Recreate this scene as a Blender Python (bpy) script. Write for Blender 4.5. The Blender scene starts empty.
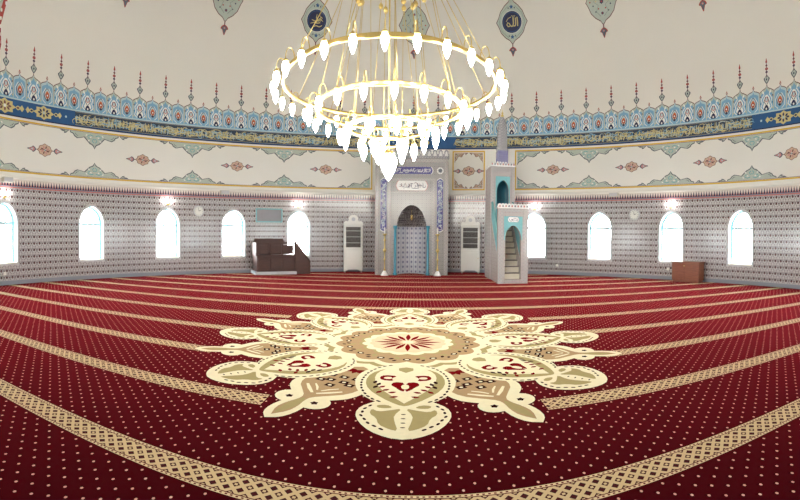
import bpy, bmesh, math, random
from mathutils import Vector, Matrix
PI = math.pi
rad = math.radians
C = bpy.context.scene.collection
R = 9.27            # radius of the round prayer hall
ZD = 5.5            # height at which the wall turns into the dome
rnd = random.Random(7)

# ------------------------------------------------------------------ node helpers
class V:
    def __init__(s, nt, sock): s.nt, s.s = nt, sock
    def _m(s, op, b=None, c=None):
        n = s.nt.nodes.new('ShaderNodeMath'); n.operation = op
        for i, x in enumerate((s, b, c)):
            if x is None: continue
            if isinstance(x, V): s.nt.links.new(x.s, n.inputs[i])
            else: n.inputs[i].default_value = x
        return V(s.nt, n.outputs[0])
    def __add__(s, o): return s._m('ADD', o)
    __radd__ = __add__
    def __sub__(s, o): return s._m('SUBTRACT', o)
    def __rsub__(s, o): return (s * -1.0) + o
    def __mul__(s, o): return s._m('MULTIPLY', o)
    __rmul__ = __mul__
    def __truediv__(s, o): return s._m('DIVIDE', o)
    def lt(s, o): return s._m('LESS_THAN', o)
    def gt(s, o): return s._m('GREATER_THAN', o)
    def abs(s): return s._m('ABSOLUTE')
    def fract(s): return s._m('FRACT')
    def sin(s): return s._m('SINE')
    def cos(s): return s._m('COSINE')
    def min(s, o): return s._m('MINIMUM', o)
    def max(s, o): return s._m('MAXIMUM', o)
    def sqrt(s): return s._m('SQRT')
    def atan2(s, o): return s._m('ARCTAN2', o)

def hyp(a, b): return (a * a + b * b).sqrt()

def new_mat(name, rough=0.5, metal=0.0, spec=0.5):
    m = bpy.data.materials.new(name); m.use_nodes = True
    nt = m.node_tree; b = nt.nodes['Principled BSDF']
    b.inputs['Roughness'].default_value = rough
    b.inputs['Metallic'].default_value = metal
    b.inputs['Specular IOR Level'].default_value = spec
    return m, nt, b

def coords(nt):
    tc = nt.nodes.new('ShaderNodeTexCoord'); sp = nt.nodes.new('ShaderNodeSeparateXYZ')
    nt.links.new(tc.outputs['Object'], sp.inputs[0])
    return V(nt, sp.outputs[0]), V(nt, sp.outputs[1]), V(nt, sp.outputs[2]), tc

def colour(nt, c):
    n = nt.nodes.new('ShaderNodeRGB'); n.outputs[0].default_value = (*c, 1); return n.outputs[0]

def mix(nt, fac, a, b):
    n = nt.nodes.new('ShaderNodeMix'); n.data_type = 'RGBA'
    if isinstance(fac, V): nt.links.new(fac.s, n.inputs[0])
    else: n.inputs[0].default_value = fac
    for i, x in ((6, a), (7, b)):
        if isinstance(x, tuple): n.inputs[i].default_value = (*x, 1)
        else: nt.links.new(x, n.inputs[i])
    return n.outputs[2]

def noise(nt, tc, scale, detail=3):
    n = nt.nodes.new('ShaderNodeTexNoise'); n.inputs['Scale'].default_value = scale
    n.inputs['Detail'].default_value = detail
    nt.links.new(tc.outputs['Object'], n.inputs['Vector'])
    return V(nt, n.outputs[0])

def s2l(*c):
    return tuple(((x / 255) / 12.92 if x / 255 <= .04045 else ((x / 255 + .055) / 1.055) ** 2.4) for x in c)

def plain(name, c, rough=0.6, metal=0.0, vary=0.08, scale=6.0, spec=0.5):
    m, nt, b = new_mat(name, rough, metal, spec)
    x, y, z, tc = coords(nt)
    n = noise(nt, tc, scale)
    d = tuple(k * (1 - vary) for k in c)
    nt.links.new(mix(nt, n, d, tuple(min(1, k * (1 + vary)) for k in c)), b.inputs['Base Color'])
    return m

M = {}
M['plaster'] = plain('warm_white_plaster', s2l(236, 233, 226), 0.75, vary=.03, scale=.8)
M['dome'] = plain('dome_plaster', s2l(236, 231, 222), 0.8, vary=.03, scale=.5)
M['gold_paint'] = plain('ochre_gold_paint', s2l(222, 180, 62), 0.5)
M['lightblue'] = plain('light_blue_paint', s2l(128, 176, 205), 0.6)
M['paleblue'] = plain('pale_blue_paint', s2l(186, 208, 214), 0.6)
M['midblue'] = plain('mid_blue_paint', s2l(70, 130, 175), 0.6)
M['royal'] = plain('royal_blue_paint', s2l(28, 84, 136), 0.6)
M['navy'] = plain('navy_paint', s2l(34, 40, 80), 0.6)
M['deepteal'] = plain('deep_blue_green_paint', s2l(44, 62, 84), 0.6)
M['redpaint'] = plain('brick_red_paint', s2l(172, 62, 52), 0.6)
M['orange'] = plain('orange_paint', s2l(214, 120, 72), 0.6)
M['outline'] = plain('dark_outline_paint', s2l(112, 66, 68), 0.6)
M['whitepaint'] = plain('white_paint', s2l(236, 236, 230), 0.6)
M['sage'] = plain('sage_green_paint', s2l(186, 195, 184), 0.6)
M['sagedark'] = plain('grey_green_paint', s2l(132, 150, 140), 0.6)
M['greyline'] = plain('slate_outline_paint', s2l(92, 98, 108), 0.6)
M['teal'] = plain('teal_paint', s2l(84, 172, 178), 0.45)
M['tan'] = plain('tan_pink_paint', s2l(206, 176, 152), 0.6)
M['goldtan'] = plain('pale_gold_paint', s2l(206, 190, 132), 0.6)
M['pinkpaint'] = plain('dusty_pink_paint', s2l(202, 142, 140), 0.6)
M['lilac'] = plain('navy_lilac_tile', s2l(84, 80, 140), 0.2)
M['whitetile'] = plain('white_glazed_tile', s2l(232, 230, 228), 0.2)
M['tealtile'] = plain('turquoise_glazed_tile', s2l(72, 148, 172), 0.2)
M['tealtile2'] = plain('bright_turquoise_tile', s2l(124, 182, 188), 0.25)
M['brass'] = plain('polished_brass', s2l(218, 192, 122), 0.30, 1.0, vary=.04)
M['whitewood'] = plain('white_lacquered_wood', s2l(238, 236, 230), 0.35, vary=.02)
M['darkglass'] = plain('dark_cabinet_interior', s2l(92, 82, 80), 0.5)
M['greyframe'] = plain('pale_grey_marble', s2l(196, 196, 200), 0.35)
M['revealm'] = plain('window_reveal_tile', s2l(112, 172, 180), 0.3)
M['pvc'] = plain('white_window_frame', s2l(206, 210, 212), 0.35, vary=.01)
M['marble'] = plain('cream_marble_step', s2l(226, 218, 200), 0.3, vary=.06)
M['stepedge'] = plain('dark_step_edge', s2l(104, 92, 84), 0.4)
M['plastic'] = plain('beige_plastic', s2l(206, 202, 192), 0.5)
M['black'] = plain('black_plastic', s2l(28, 28, 30), 0.5)
M['screen'] = plain('grey_display_panel', s2l(128, 126, 132), 0.35)
M['cream'] = plain('cream_carpet_wool', s2l(224, 214, 182), 1.0, scale=30, spec=0.0)
M['goldwool'] = plain('pale_rose_carpet_wool', s2l(214, 190, 158), 1.0, scale=30, spec=0.0)
M['wooltan'] = plain('tan_carpet_wool', s2l(160, 145, 102), 1.0, scale=30, spec=0.0)
M['woolbrown'] = plain('rose_tan_carpet_wool', s2l(166, 138, 104), 1.0, scale=30, spec=0.0)
M['woolred'] = plain('dark_red_carpet_wool', s2l(112, 8, 16), 1.0, scale=30, spec=0.0)
M['wooldark'] = plain('dark_brown_carpet_wool', s2l(46, 18, 18), 1.0, scale=30, spec=0.0)
M['concrete'] = plain('screed_under_carpet', s2l(150, 146, 140), 0.8)

def wood(name, a, b_, rough=.4):
    m, nt, b = new_mat(name, rough)
    x, y, z, tc = coords(nt)
    mp = nt.nodes.new('ShaderNodeMapping'); mp.inputs['Scale'].default_value = (3, 3, 22)
    nt.links.new(tc.outputs['Object'], mp.inputs[0])
    n = nt.nodes.new('ShaderNodeTexNoise'); n.inputs['Scale'].default_value = 2.0; n.inputs['Detail'].default_value = 6
    nt.links.new(mp.outputs[0], n.inputs['Vector'])
    nt.links.new(mix(nt, V(nt, n.outputs[0]), a, b_), b.inputs['Base Color'])
    return m
M['brownwood'] = wood('red_brown_wood', s2l(112, 56, 36), s2l(156, 88, 56))
M['darkwood'] = wood('dark_walnut_wood', s2l(58, 34, 30), s2l(92, 56, 46), .55)

def emit(name, c, strength):
    m = bpy.data.materials.new(name); m.use_nodes = True; nt = m.node_tree
    nt.nodes.clear(); e = nt.nodes.new('ShaderNodeEmission'); o = nt.nodes.new('ShaderNodeOutputMaterial')
    e.inputs[0].default_value = (*c, 1); e.inputs[1].default_value = strength
    nt.links.new(e.outputs[0], o.inputs[0]); return m
M['bulb'] = emit('lit_glass_bulb', (1.0, 0.975, 0.92), 36)
M['sconcebulb'] = emit('lit_sconce_bulb', (1.0, 0.97, 0.92), 45)

def glassmat():
    m = bpy.data.materials.new('clear_pane'); m.use_nodes = True; nt = m.node_tree
    nt.nodes.clear(); o = nt.nodes.new('ShaderNodeOutputMaterial')
    t = nt.nodes.new('ShaderNodeBsdfTransparent'); t.inputs[0].default_value = (.97, .985, .98, 1)
    g = nt.nodes.new('ShaderNodeBsdfGlossy'); g.inputs['Roughness'].default_value = .05
    mx = nt.nodes.new('ShaderNodeMixShader'); mx.inputs[0].default_value = .07
    nt.links.new(t.outputs[0], mx.inputs[1]); nt.links.new(g.outputs[0], mx.inputs[2])
    nt.links.new(mx.outputs[0], o.inputs[0]); return m
M['glass'] = glassmat()

# glazed wall tiles of the round wall: rows of blossoms, skirting and the spearhead crest
def tile_wall():
    m, nt, b = new_mat('blossom_wall_tiles', 0.16, 0, .5)
    x, y, z, tc = coords(nt)
    u = x.atan2(y) * R
    P = .182
    fu = (u / P).fract() - .5
    fv = ((z - .12) / P).fract() - .5
    fu2 = (u / P + .5).fract() - .5
    c = colour(nt, s2l(198, 194, 194))
    arc = (hyp(fu, fv + .12) - .40).abs().lt(.045)
    c = mix(nt, arc, c, s2l(118, 110, 114))
    arc2 = (hyp(fu2, fv - .42) - .22).abs().lt(.035)
    c = mix(nt, arc2, c, s2l(140, 128, 128))
    c = mix(nt, hyp(fu, fv).lt(.27), c, s2l(206, 200, 198))
    c = mix(nt, hyp(fu, fv * .9).lt(.19), c, s2l(58, 42, 54))
    c = mix(nt, hyp(fu, fv + .02).lt(.06), c, s2l(170, 110, 100))
    c = mix(nt, hyp(fu2, fv).lt(.09), c, s2l(92, 66, 66))
    # skirting
    c = mix(nt, z.lt(.13), c, s2l(152, 156, 166))
    c = mix(nt, z.lt(.135) * z.gt(.12), c, s2l(190, 190, 194))
    # crest
    top = z.gt(2.64)
    q = .091
    gu = ((u / q).fract() - .5).abs()
    gu2 = ((u / q + .5).fract() - .5).abs()
    c = mix(nt, top, c, s2l(222, 212, 204))
    c = mix(nt, z.gt(2.64) * z.lt(2.665), c, s2l(200, 110, 104))
    c = mix(nt, z.gt(2.665) * z.lt(2.70), c, s2l(140, 134, 146))
    c = mix(nt, top * z.gt(2.70) * gu.lt(.36 - (z - 2.70) * 2.1), c, s2l(60, 50, 78))
    c = mix(nt, top * z.gt(2.70) * gu2.lt(.16 - (z - 2.70) * 1.6), c, s2l(176, 74, 70))
    nt.links.new(c, b.inputs['Base Color'])
    bp = nt.nodes.new('ShaderNodeBump'); bp.inputs['Strength'].default_value = .12; bp.inputs['Distance'].default_value = .01
    n = noise(nt, tc, 2.5, 1); nt.links.new(n.s, bp.inputs['Height']); nt.links.new(bp.outputs[0], b.inputs['Normal'])
    return m
M['tile'] = tile_wall()

def tile_flat(name, ground, line, dot, P=.16, dotr=.14, rough=.22):
    m, nt, b = new_mat(name, rough)
    x, y, z, tc = coords(nt)
    u = x + y * .83
    fu = (u / P).fract() - .5; fv = (z / P).fract() - .5
    fu2 = (u / P + .5).fract() - .5; fv2 = (z / P + .5).fract() - .5
    c = colour(nt, ground)
    c = mix(nt, ((fu.abs() + fv.abs()) - .5).abs().lt(.05), c, line)
    c = mix(nt, hyp(fu, fv).lt(dotr), c, dot)
    c = mix(nt, hyp(fu2, fv2).lt(dotr * .6), c, dot)
    nt.links.new(c, b.inputs['Base Color'])
    return m
M['greytile'] = tile_flat('grey_arabesque_tile', s2l(168, 165, 161), s2l(146, 143, 142), s2l(134, 131, 132), .14)
M['bordertile'] = tile_flat('grey_border_tile', s2l(186, 182, 178), s2l(138, 132, 142), s2l(188, 150, 152), .10, .12)
M['nichetile'] = tile_flat('pale_niche_tile', s2l(208, 208, 214), s2l(160, 164, 182), s2l(104, 104, 132), .17, .16)
def niche_tiles():
    m, nt, b = new_mat('pale_niche_tile', .22)
    x, y, z, tc = coords(nt)
    fu = (x / .15 + .5).fract() - .5; fv = (z / .17).fract() - .5
    fu2 = (x / .15).fract() - .5
    c = colour(nt, s2l(206, 206, 212))
    c = mix(nt, fu2.abs().lt(.10), c, s2l(178, 180, 194))
    c = mix(nt, hyp(fu * 1.2, fv).lt(.34), c, s2l(184, 186, 200))
    c = mix(nt, hyp(fu * 1.2, fv).lt(.20), c, s2l(120, 120, 146))
    nt.links.new(c, b.inputs['Base Color'])
    return m
M['nichetile'] = niche_tiles()
M['muqarnas'] = tile_flat('dark_niche_vault_tile', s2l(150, 142, 140), s2l(92, 84, 88), s2l(74, 64, 72), .13, .2)
M['lilactile'] = tile_flat('navy_scroll_tile', s2l(92, 88, 146), s2l(214, 214, 226), s2l(222, 222, 232), .07, .12)
M['creststone'] = tile_flat('silver_grey_crest_tile', s2l(170, 168, 172), s2l(132, 130, 138), s2l(200, 198, 202), .09)
M['pinktile'] = tile_flat('pinkish_grey_tile', s2l(184, 178, 173), s2l(160, 140, 146), s2l(150, 120, 130), .11)

def carpet_field():
    m, nt, b = new_mat('dark_red_carpet_pile', 1.0, 0, 0.0)
    x, y, z, tc = coords(nt)
    px, py = .132, .112
    n = noise(nt, tc, 3.0, 4)
    n2 = noise(nt, tc, 160.0, 2)
    c = mix(nt, n * .6 + n2 * .4, s2l(36, 3, 7), s2l(56, 6, 12))
    def dot(ox, oy, a, bb, dx=0., dy=0.):
        fx = ((x + dx) / px + ox).fract() - .5; fy = ((y + dy) / py + oy).fract() - .5
        return hyp(fx * (px / a), fy * (py / bb)).lt(1.0)
    c = mix(nt, dot(0, 0, .010, .006, .010, -.013).max(dot(.5, .5, .010, .006, .010, -.013)), c, s2l(30, 3, 8))
    c = mix(nt, dot(0, 0, .0072, .0098).max(dot(.5, .5, .0072, .0098)), c, s2l(206, 168, 146))
    nt.links.new(c, b.inputs['Base Color'])
    b.inputs['Sheen Weight'].default_value = .23
    b.inputs['Sheen Roughness'].default_value = .4
    b.inputs['Sheen Tint'].default_value = (1, .07, .09, 1)
    return m
M['carpet'] = carpet_field()

def carpet_stripe():
    # local v runs -.105 .. .105 across the stripe; stored in the object's own y
    m, nt, b = new_mat('cream_lattice_prayer_stripe', .95, 0, .1)
    x, y, z, tc = coords(nt)
    P = .078
    a = (x / P).fract() - .5
    v = (y / P + .5).fract() - .5
    d = a.abs() + v.abs()
    c = colour(nt, s2l(62, 8, 14))
    c = mix(nt, (d - .5).abs().lt(.2), c, s2l(196, 172, 132))
    c = mix(nt, a.abs().max(v.abs()).lt(.11), c, s2l(196, 172, 132))
    e = y.abs()
    c = mix(nt, e.gt(.077), c, s2l(84, 10, 18))
    c = mix(nt, e.gt(.084), c, s2l(206, 184, 146))
    c = mix(nt, e.gt(.088) * e.lt(.099) * ((x / .03).fract()).lt(.45), c, s2l(96, 24, 26))
    nt.links.new(c, b.inputs['Base Color'])
    return m
M['stripe'] = carpet_stripe()

# ------------------------------------------------------------------ mesh helpers
def link(o, parent=None):
    C.objects.link(o)
    if parent: o.parent = parent
    return o

def obj(name, bm, mats, parent=None, smooth=False):
    me = bpy.data.meshes.new(name)
    bm.to_mesh(me); bm.free()
    for m in (mats if isinstance(mats, (list, tuple)) else [mats]): me.materials.append(M[m] if isinstance(m, str) else m)
    if smooth:
        for p in me.polygons: p.use_smooth = True
    return link(bpy.data.objects.new(name, me), parent)

def tag(o, label=None, cat=None, group=None, kind=None):
    if label: o['label'] = label
    if cat: o['category'] = cat
    if group: o['group'] = group
    if kind: o['kind'] = kind
    return o

def thing(name, label, cat, loc=(0, 0, 0), rz=0, group=None):
    o = bpy.data.objects.new(name, None); o.empty_display_size = .2
    o.location = loc; o.rotation_euler = (0, 0, rz)
    C.objects.link(o); return tag(o, label, cat, group)

def box(bm, x0, x1, y0, y1, z0, z1, mi=0, bev=0.0):
    vs = [bm.verts.new(p) for p in ((x0, y0, z0), (x1, y0, z0), (x1, y1, z0), (x0, y1, z0), (x0, y0, z1), (x1, y0, z1), (x1, y1, z1), (x0, y1, z1))]
    fs = [bm.faces.new([vs[i] for i in q]) for q in ((0, 3, 2, 1), (4, 5, 6, 7), (0, 1, 5, 4), (1, 2, 6, 5), (2, 3, 7, 6), (3, 0, 4, 7))]
    for f in fs: f.material_index = mi
    if bev:
        es = list({e for f in fs for e in f.edges})
        r = bmesh.ops.bevel(bm, geom=es, offset=bev, segments=2, affect='EDGES', profile=.5)
        for f in r['faces']: f.material_index = mi

def lathe(bm, prof, n=16, cx=0, cy=0, mi=0, cz=0):
    rings = []
    for r, z in prof:
        if r < 1e-5: rings.append([bm.verts.new((cx, cy, cz + z))])
        else: rings.append([bm.verts.new((cx + r * math.cos(2 * PI * k / n), cy + r * math.sin(2 * PI * k / n), cz + z)) for k in range(n)])
    for a, b in zip(rings, rings[1:]):
        for k in range(n):
            k2 = (k + 1) % n
            if len(a) == 1 and len(b) == 1: continue
            if len(a) == 1: f = bm.faces.new((a[0], b[k2], b[k]))
            elif len(b) == 1: f = bm.faces.new((a[k], a[k2], b[0]))
            else: f = bm.faces.new((a[k], a[k2], b[k2], b[k]))
            f.material_index = mi; f.smooth = True

def tube(bm, pts, r, n=8, mi=0, cap=True):
    pts = [Vector(p) for p in pts]
    rings = []
    up = Vector((0, 0, 1))
    for i, p in enumerate(pts):
        t = (pts[min(i + 1, len(pts) - 1)] - pts[max(i - 1, 0)]).normalized()
        a = t.cross(up)
        if a.length < .05: a = t.cross(Vector((1, 0, 0)))
        a.normalize(); b = t.cross(a)
        rr = r[i] if isinstance(r, (list, tuple)) else r
        rings.append([bm.verts.new(p + a * (rr * math.cos(2 * PI * k / n)) + b * (rr * math.sin(2 * PI * k / n))) for k in range(n)])
    for A, B in zip(rings, rings[1:]):
        for k in range(n):
            f = bm.faces.new((A[k], A[(k + 1) % n], B[(k + 1) % n], B[k])); f.smooth = True; f.material_index = mi
    if cap:
        for q in (rings[0][::-1], rings[-1]): bm.faces.new(q).material_index = mi

def prism(bm, pts, y0, y1, mi=0):
    # outline given in x,z ; extruded along y
    a = [bm.verts.new((x, y0, z)) for x, z in pts]; b = [bm.verts.new((x, y1, z)) for x, z in pts]
    fs = [bm.faces.new(a), bm.faces.new(b[::-1])]
    for i in range(len(pts)):
        j = (i + 1) % len(pts)
        fs.append(bm.faces.new((a[i], b[i], b[j], a[j])))
    for f in fs: f.material_index = mi
    bmesh.ops.recalc_face_normals(bm, faces=fs)

# ------------------------------------------------------------------ painted work
def tf(pts, s=1, rot=0, ox=0, oy=0, mx=False, sx=None):
    c, n = math.cos(rot), math.sin(rot); sx = s if sx is None else sx
    out = []
    for x, y in pts:
        x *= sx * (-1 if mx else 1); y *= s
        out.append((ox + x * c - y * n, oy + x * n + y * c))
    return out
def ellipse(rx, ry, n=14, ox=0, oy=0):
    return [(ox + rx * math.cos(2 * PI * k / n), oy + ry * math.sin(2 * PI * k / n)) for k in range(n)]
def leaf(L, W, n=6):
    a = [(W * math.sin(PI * k / n), L * k / n) for k in range(n + 1)]
    return a + [(-x, y) for x, y in a[1:-1][::-1]]
def drop(L, W, n=10, p=1.6):
    # blunt at y=0, pointed at y=L
    a = []
    for k in range(n + 1):
        t = k / n
        a.append((W * math.sin(PI * min(1, t) ** .62) * (1 if t < 1 else 0), L * t))
    return a + [(-x, y) for x, y in a[1:-1][::-1]]
def mirror_close(half):
    # half outline with x>=0 from bottom to top -> closed
    return half + [(-x, y) for x, y in half[::-1] if abs(x) > 1e-6]
def smooth(pts, it=2, closed=True):
    for _ in range(it):
        out = []
        n = len(pts)
        rng = range(n) if closed else range(n - 1)
        if not closed: out.append(pts[0])
        for i in rng:
            a, b = pts[i], pts[(i + 1) % n]
            out.append((a[0] * .75 + b[0] * .25, a[1] * .75 + b[1] * .25)); out.append((a[0] * .25 + b[0] * .75, a[1] * .25 + b[1] * .75))
        if not closed: out.append(pts[-1])
        pts = out
    return pts
def grow(pts, k, c=None):
    if c is None: c = (sum(p[0] for p in pts) / len(pts), sum(p[1] for p in pts) / len(pts))
    return [(c[0] + (x - c[0]) * k, c[1] + (y - c[1]) * k) for x, y in pts]

class Paint:
    def __init__(s): s.big, s.small, s.mats = [], [], []
    def mi(s, m):
        if m not in s.mats: s.mats.append(m)
        return s.mats.index(m)
    def add(s, pts, m, layer=0, big=False):
        (s.big if big else s.small).append((pts, s.mi(m), layer))
    def stroke(s, pts, w, m, layer=1, taper=True):
        n = len(pts)
        L = []; Rr = []
        for i, (x, y) in enumerate(pts):
            a = pts[max(0, i - 1)]; b = pts[min(n - 1, i + 1)]
            dx, dy = b[0] - a[0], b[1] - a[1]; d = math.hypot(dx, dy) or 1
            k = w * .5 * ((.35 + .65 * math.sin(PI * (i + .5) / n)) if taper else 1)
            L.append((x - dy / d * k, y + dx / d * k)); Rr.append((x + dy / d * k, y - dx / d * k))
        for i in range(n - 1):
            s.add([L[i], L[i + 1], Rr[i + 1], Rr[i]][::-1], m, layer)
    def build(s, name, mapf, parent=None, step=None, lay=.003, base=.004, both=False):
        bm = bmesh.new()
        for src in (s.big, s.small):
            for pts, mi, layer in src:
                vs = [bm.verts.new((x, y, layer)) for x, y in pts]
                try: f = bm.faces.new(vs)
                except ValueError: continue
                f.material_index = mi
                f.normal_update()
                if f.normal.z < 0: f.normal_flip()
            if src is s.big and step and s.big:
                us = [v.co.x for v in bm.verts]; vv = [v.co.y for v in bm.verts]
                for ax, arr in ((0, us), (1, vv)):
                    if ax == 1 and not both: continue
                    k = math.floor(min(arr) / step) + 1
                    while k * step < max(arr):
                        co = [0, 0, 0]; co[ax] = k * step; no = [0, 0, 0]; no[ax] = 1
                        bmesh.ops.bisect_plane(bm, geom=bm.verts[:] + bm.edges[:] + bm.faces[:], plane_co=co, plane_no=no, dist=1e-6)
                        k += 1
        for v in bm.verts:
            v.co = mapf(v.co.x, v.co.y, base + v.co.z * lay)
        return obj(name, bm, s.mats, parent)

def map_wall(u, v, h):
    psi = u / R
    r = (R if v <= ZD else math.sqrt(R * R - (v - ZD) ** 2)) - h
    return Vector((r * math.sin(psi), r * math.cos(psi), v))
def map_dome(psi0, arc0):
    ce = math.cos(arc0 / R)
    def f(u, v, h):
        e = v / R; psi = psi0 + u / (R * ce)
        rr = R - h
        return Vector((rr * math.cos(e) * math.sin(psi), rr * math.cos(e) * math.cos(psi), ZD + rr * math.sin(e)))
    return f
def map_front(x0, y0, z0=0):
    return lambda u, v, h: Vector((x0 + u, y0 - h, z0 + v))
def map_floor(cx, cy, rot=0, z=0):
    c, s = math.cos(rot), math.sin(rot)
    return lambda u, v, h: Vector((cx + u * c - v * s, cy + u * s + v * c, z + h))
def U(deg): return rad(deg) * R

# ------------------------------------------------------------------ camera
cam = bpy.data.cameras.new('camera'); co = link(bpy.data.objects.new('camera', cam))
F, Y0, ROLL, PIT, YAW = 417.97, 243.28, .0074, -.0144, -.0349
cz_, sz_ = math.cos(YAW), math.sin(YAW)
my = Matrix(((cz_, -sz_, 0), (sz_, cz_, 0), (0, 0, 1)))
cp, sp_ = math.cos(PIT), math.sin(PIT)
mp_ = Matrix(((1, 0, 0), (0, cp, sp_), (0, -sp_, cp)))
cr, sr = math.cos(ROLL), math.sin(ROLL)
mr = Matrix(((cr, 0, sr), (0, 1, 0), (-sr, 0, cr)))
W = mr @ mp_ @ my                   # rows: right, forward, up
right, fwd, up = Vector(W[0]), Vector(W[1]), Vector(W[2])
mw = Matrix((right, up, -fwd)).transposed().to_4x4()
mw.translation = Vector((.0713, -6.41, 1.3))
co.matrix_world = mw
cam.type = 'PANO'
cam.panorama_type = 'CENTRAL_CYLINDRICAL'
cam.central_cylindrical_range_u_min = -400 / F
cam.central_cylindrical_range_u_max = 400 / F
cam.central_cylindrical_range_v_min = -(500 - Y0) / F
cam.central_cylindrical_range_v_max = Y0 / F
cam.central_cylindrical_radius = 1.0
cam.clip_start = .05; cam.clip_end = 200
bpy.context.scene.camera = co

# ------------------------------------------------------------------ the setting
WIN = [-91, -72.8, -56.1, -41.3, -26.5, 28.1, 43.0, 59.0, 74.1, 89.6, 105.5, 121, 136.5, -106.5, -122, -137.5]  # degrees; last ones, towards the rear, are unseen and added to let in light
HW, SILL, SPR, APX = .405, .60, 1.74, 2.22
ZT = 2.88
def arch(t, lo=SPR, hi=APX, p=1.9, q=.62):   # t in -1..1
    return lo + (hi - lo) * max(0, 1 - abs(t) ** p) ** q

def build_wall(name, a0, a1):
    bm = bmesh.new()
    wins = [w for w in WIN if a0 <= w < a1 or a0 <= w + 360 < a1]
    wins = [w if a0 <= w < a1 else w + 360 for w in wins]
    hwd = math.degrees(HW / R)
    us = []
    a = a0
    while a <= a1 + 1e-6:
        if not any(abs(a - w) < hwd + .15 for w in wins): us.append((a, None))
        a += 1
    for w in wins:
        for k in range(21):
            t = -math.cos(PI * k / 20); us.append((w + hwd * t, (w, t)))
    us.sort(key=lambda q: q[0])
    def P(deg, z, r=R): return (r * math.sin(rad(deg)), r * math.cos(rad(deg)), z)
    def quad(ps, mi):
        f = bm.faces.new([bm.verts.new(p) for p in ps]); f.material_index = mi
    for (A, wa), (B, wb) in zip(us, us[1:]):
        ins = wa and wb and wa[0] == wb[0]
        if ins:
            quad((P(A, 0), P(B, 0), P(B, SILL), P(A, SILL)), 0)
            quad((P(A, arch(wa[1])), P(B, arch(wb[1])), P(B, ZT), P(A, ZT)), 0)
            quad((P(A, SILL), P(B, SILL), P(B, SILL, R + .3), P(A, SILL, R + .3)), 2)
            quad((P(B, arch(wb[1])), P(A, arch(wa[1])), P(A, arch(wa[1]), R + .3), P(B, arch(wb[1]), R + .3)), 2)
            if wa[1] < -.999: quad((P(A, SPR), P(A, SILL), P(A, SILL, R + .3), P(A, SPR, R + .3)), 2)
            if wb[1] > .999: quad((P(B, SILL), P(B, SPR), P(B, SPR, R + .3), P(B, SILL, R + .3)), 2)
        else:
            quad((P(A, 0), P(B, 0), P(B, ZT), P(A, ZT)), 0)
        quad((P(A, ZT), P(B, ZT), P(B, ZD), P(A, ZD)), 1)
        # outer skin of the wall, so that it has its real thickness
        if ins:
            quad((P(B, 0, R + .3), P(A, 0, R + .3), P(A, SILL, R + .3), P(B, SILL, R + .3)), 1)
            quad((P(B, arch(wb[1]), R + .3), P(A, arch(wa[1]), R + .3), P(A, ZD, R + .3), P(B, ZD, R + .3)), 1)
        else:
            quad((P(B, 0, R + .3), P(A, 0, R + .3), P(A, ZD, R + .3), P(B, ZD, R + .3)), 1)
    bmesh.ops.remove_doubles(bm, verts=bm.verts[:], dist=1e-5)
    o = obj(name, bm, ['tile', 'plaster', 'revealm'])
    return tag(o, None, None, None, 'structure')
build_wall('wall_front', -36, 36)
build_wall('wall_left', -144, -36)
build_wall('wall_right', 36, 144)
build_wall('wall_back', 144, 216)

# floor slab
bm = bmesh.new(); n = 180
b0 = [bm.verts.new(((R + .3) * math.sin(2 * PI * k / n), (R + .3) * math.cos(2 * PI * k / n), -.2)) for k in range(n)]
b1 = [bm.verts.new(((R + .3) * math.sin(2 * PI * k / n), (R + .3) * math.cos(2 * PI * k / n), 0)) for k in range(n)]
bm.faces.new(b0); bm.faces.new(b1[::-1])
for k in range(n): bm.faces.new((b0[k], b1[k], b1[(k + 1) % n], b0[(k + 1) % n]))
tag(obj('floor', bm, 'concrete'), kind='structure')
# dome
bm = bmesh.new(); n = 256; m_ = 80
for rr, flip in ((R, 0), (R + .3, 1)):
    rings = []
    for j in range(m_ + 1):
        e = PI / 2 * j / m_
        if j == m_: rings.append([bm.verts.new((0, 0, ZD + rr))])
        else: rings.append([bm.verts.new((rr * math.cos(e) * math.sin(2 * PI * k / n), rr * math.cos(e) * math.cos(2 * PI * k / n), ZD + rr * math.sin(e))) for k in range(n)])
    for a, b in zip(rings, rings[1:]):
        for k in range(n):
            q = (a[k], a[(k + 1) % n], b[(k + 1) % n], b[k]) if len(b) > 1 else (a[k], a[(k + 1) % n], b[0])
            f = bm.faces.new(q if not flip else q[::-1]); f.smooth = True
tag(obj('ceiling', bm, 'dome'), kind='structure')

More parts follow.
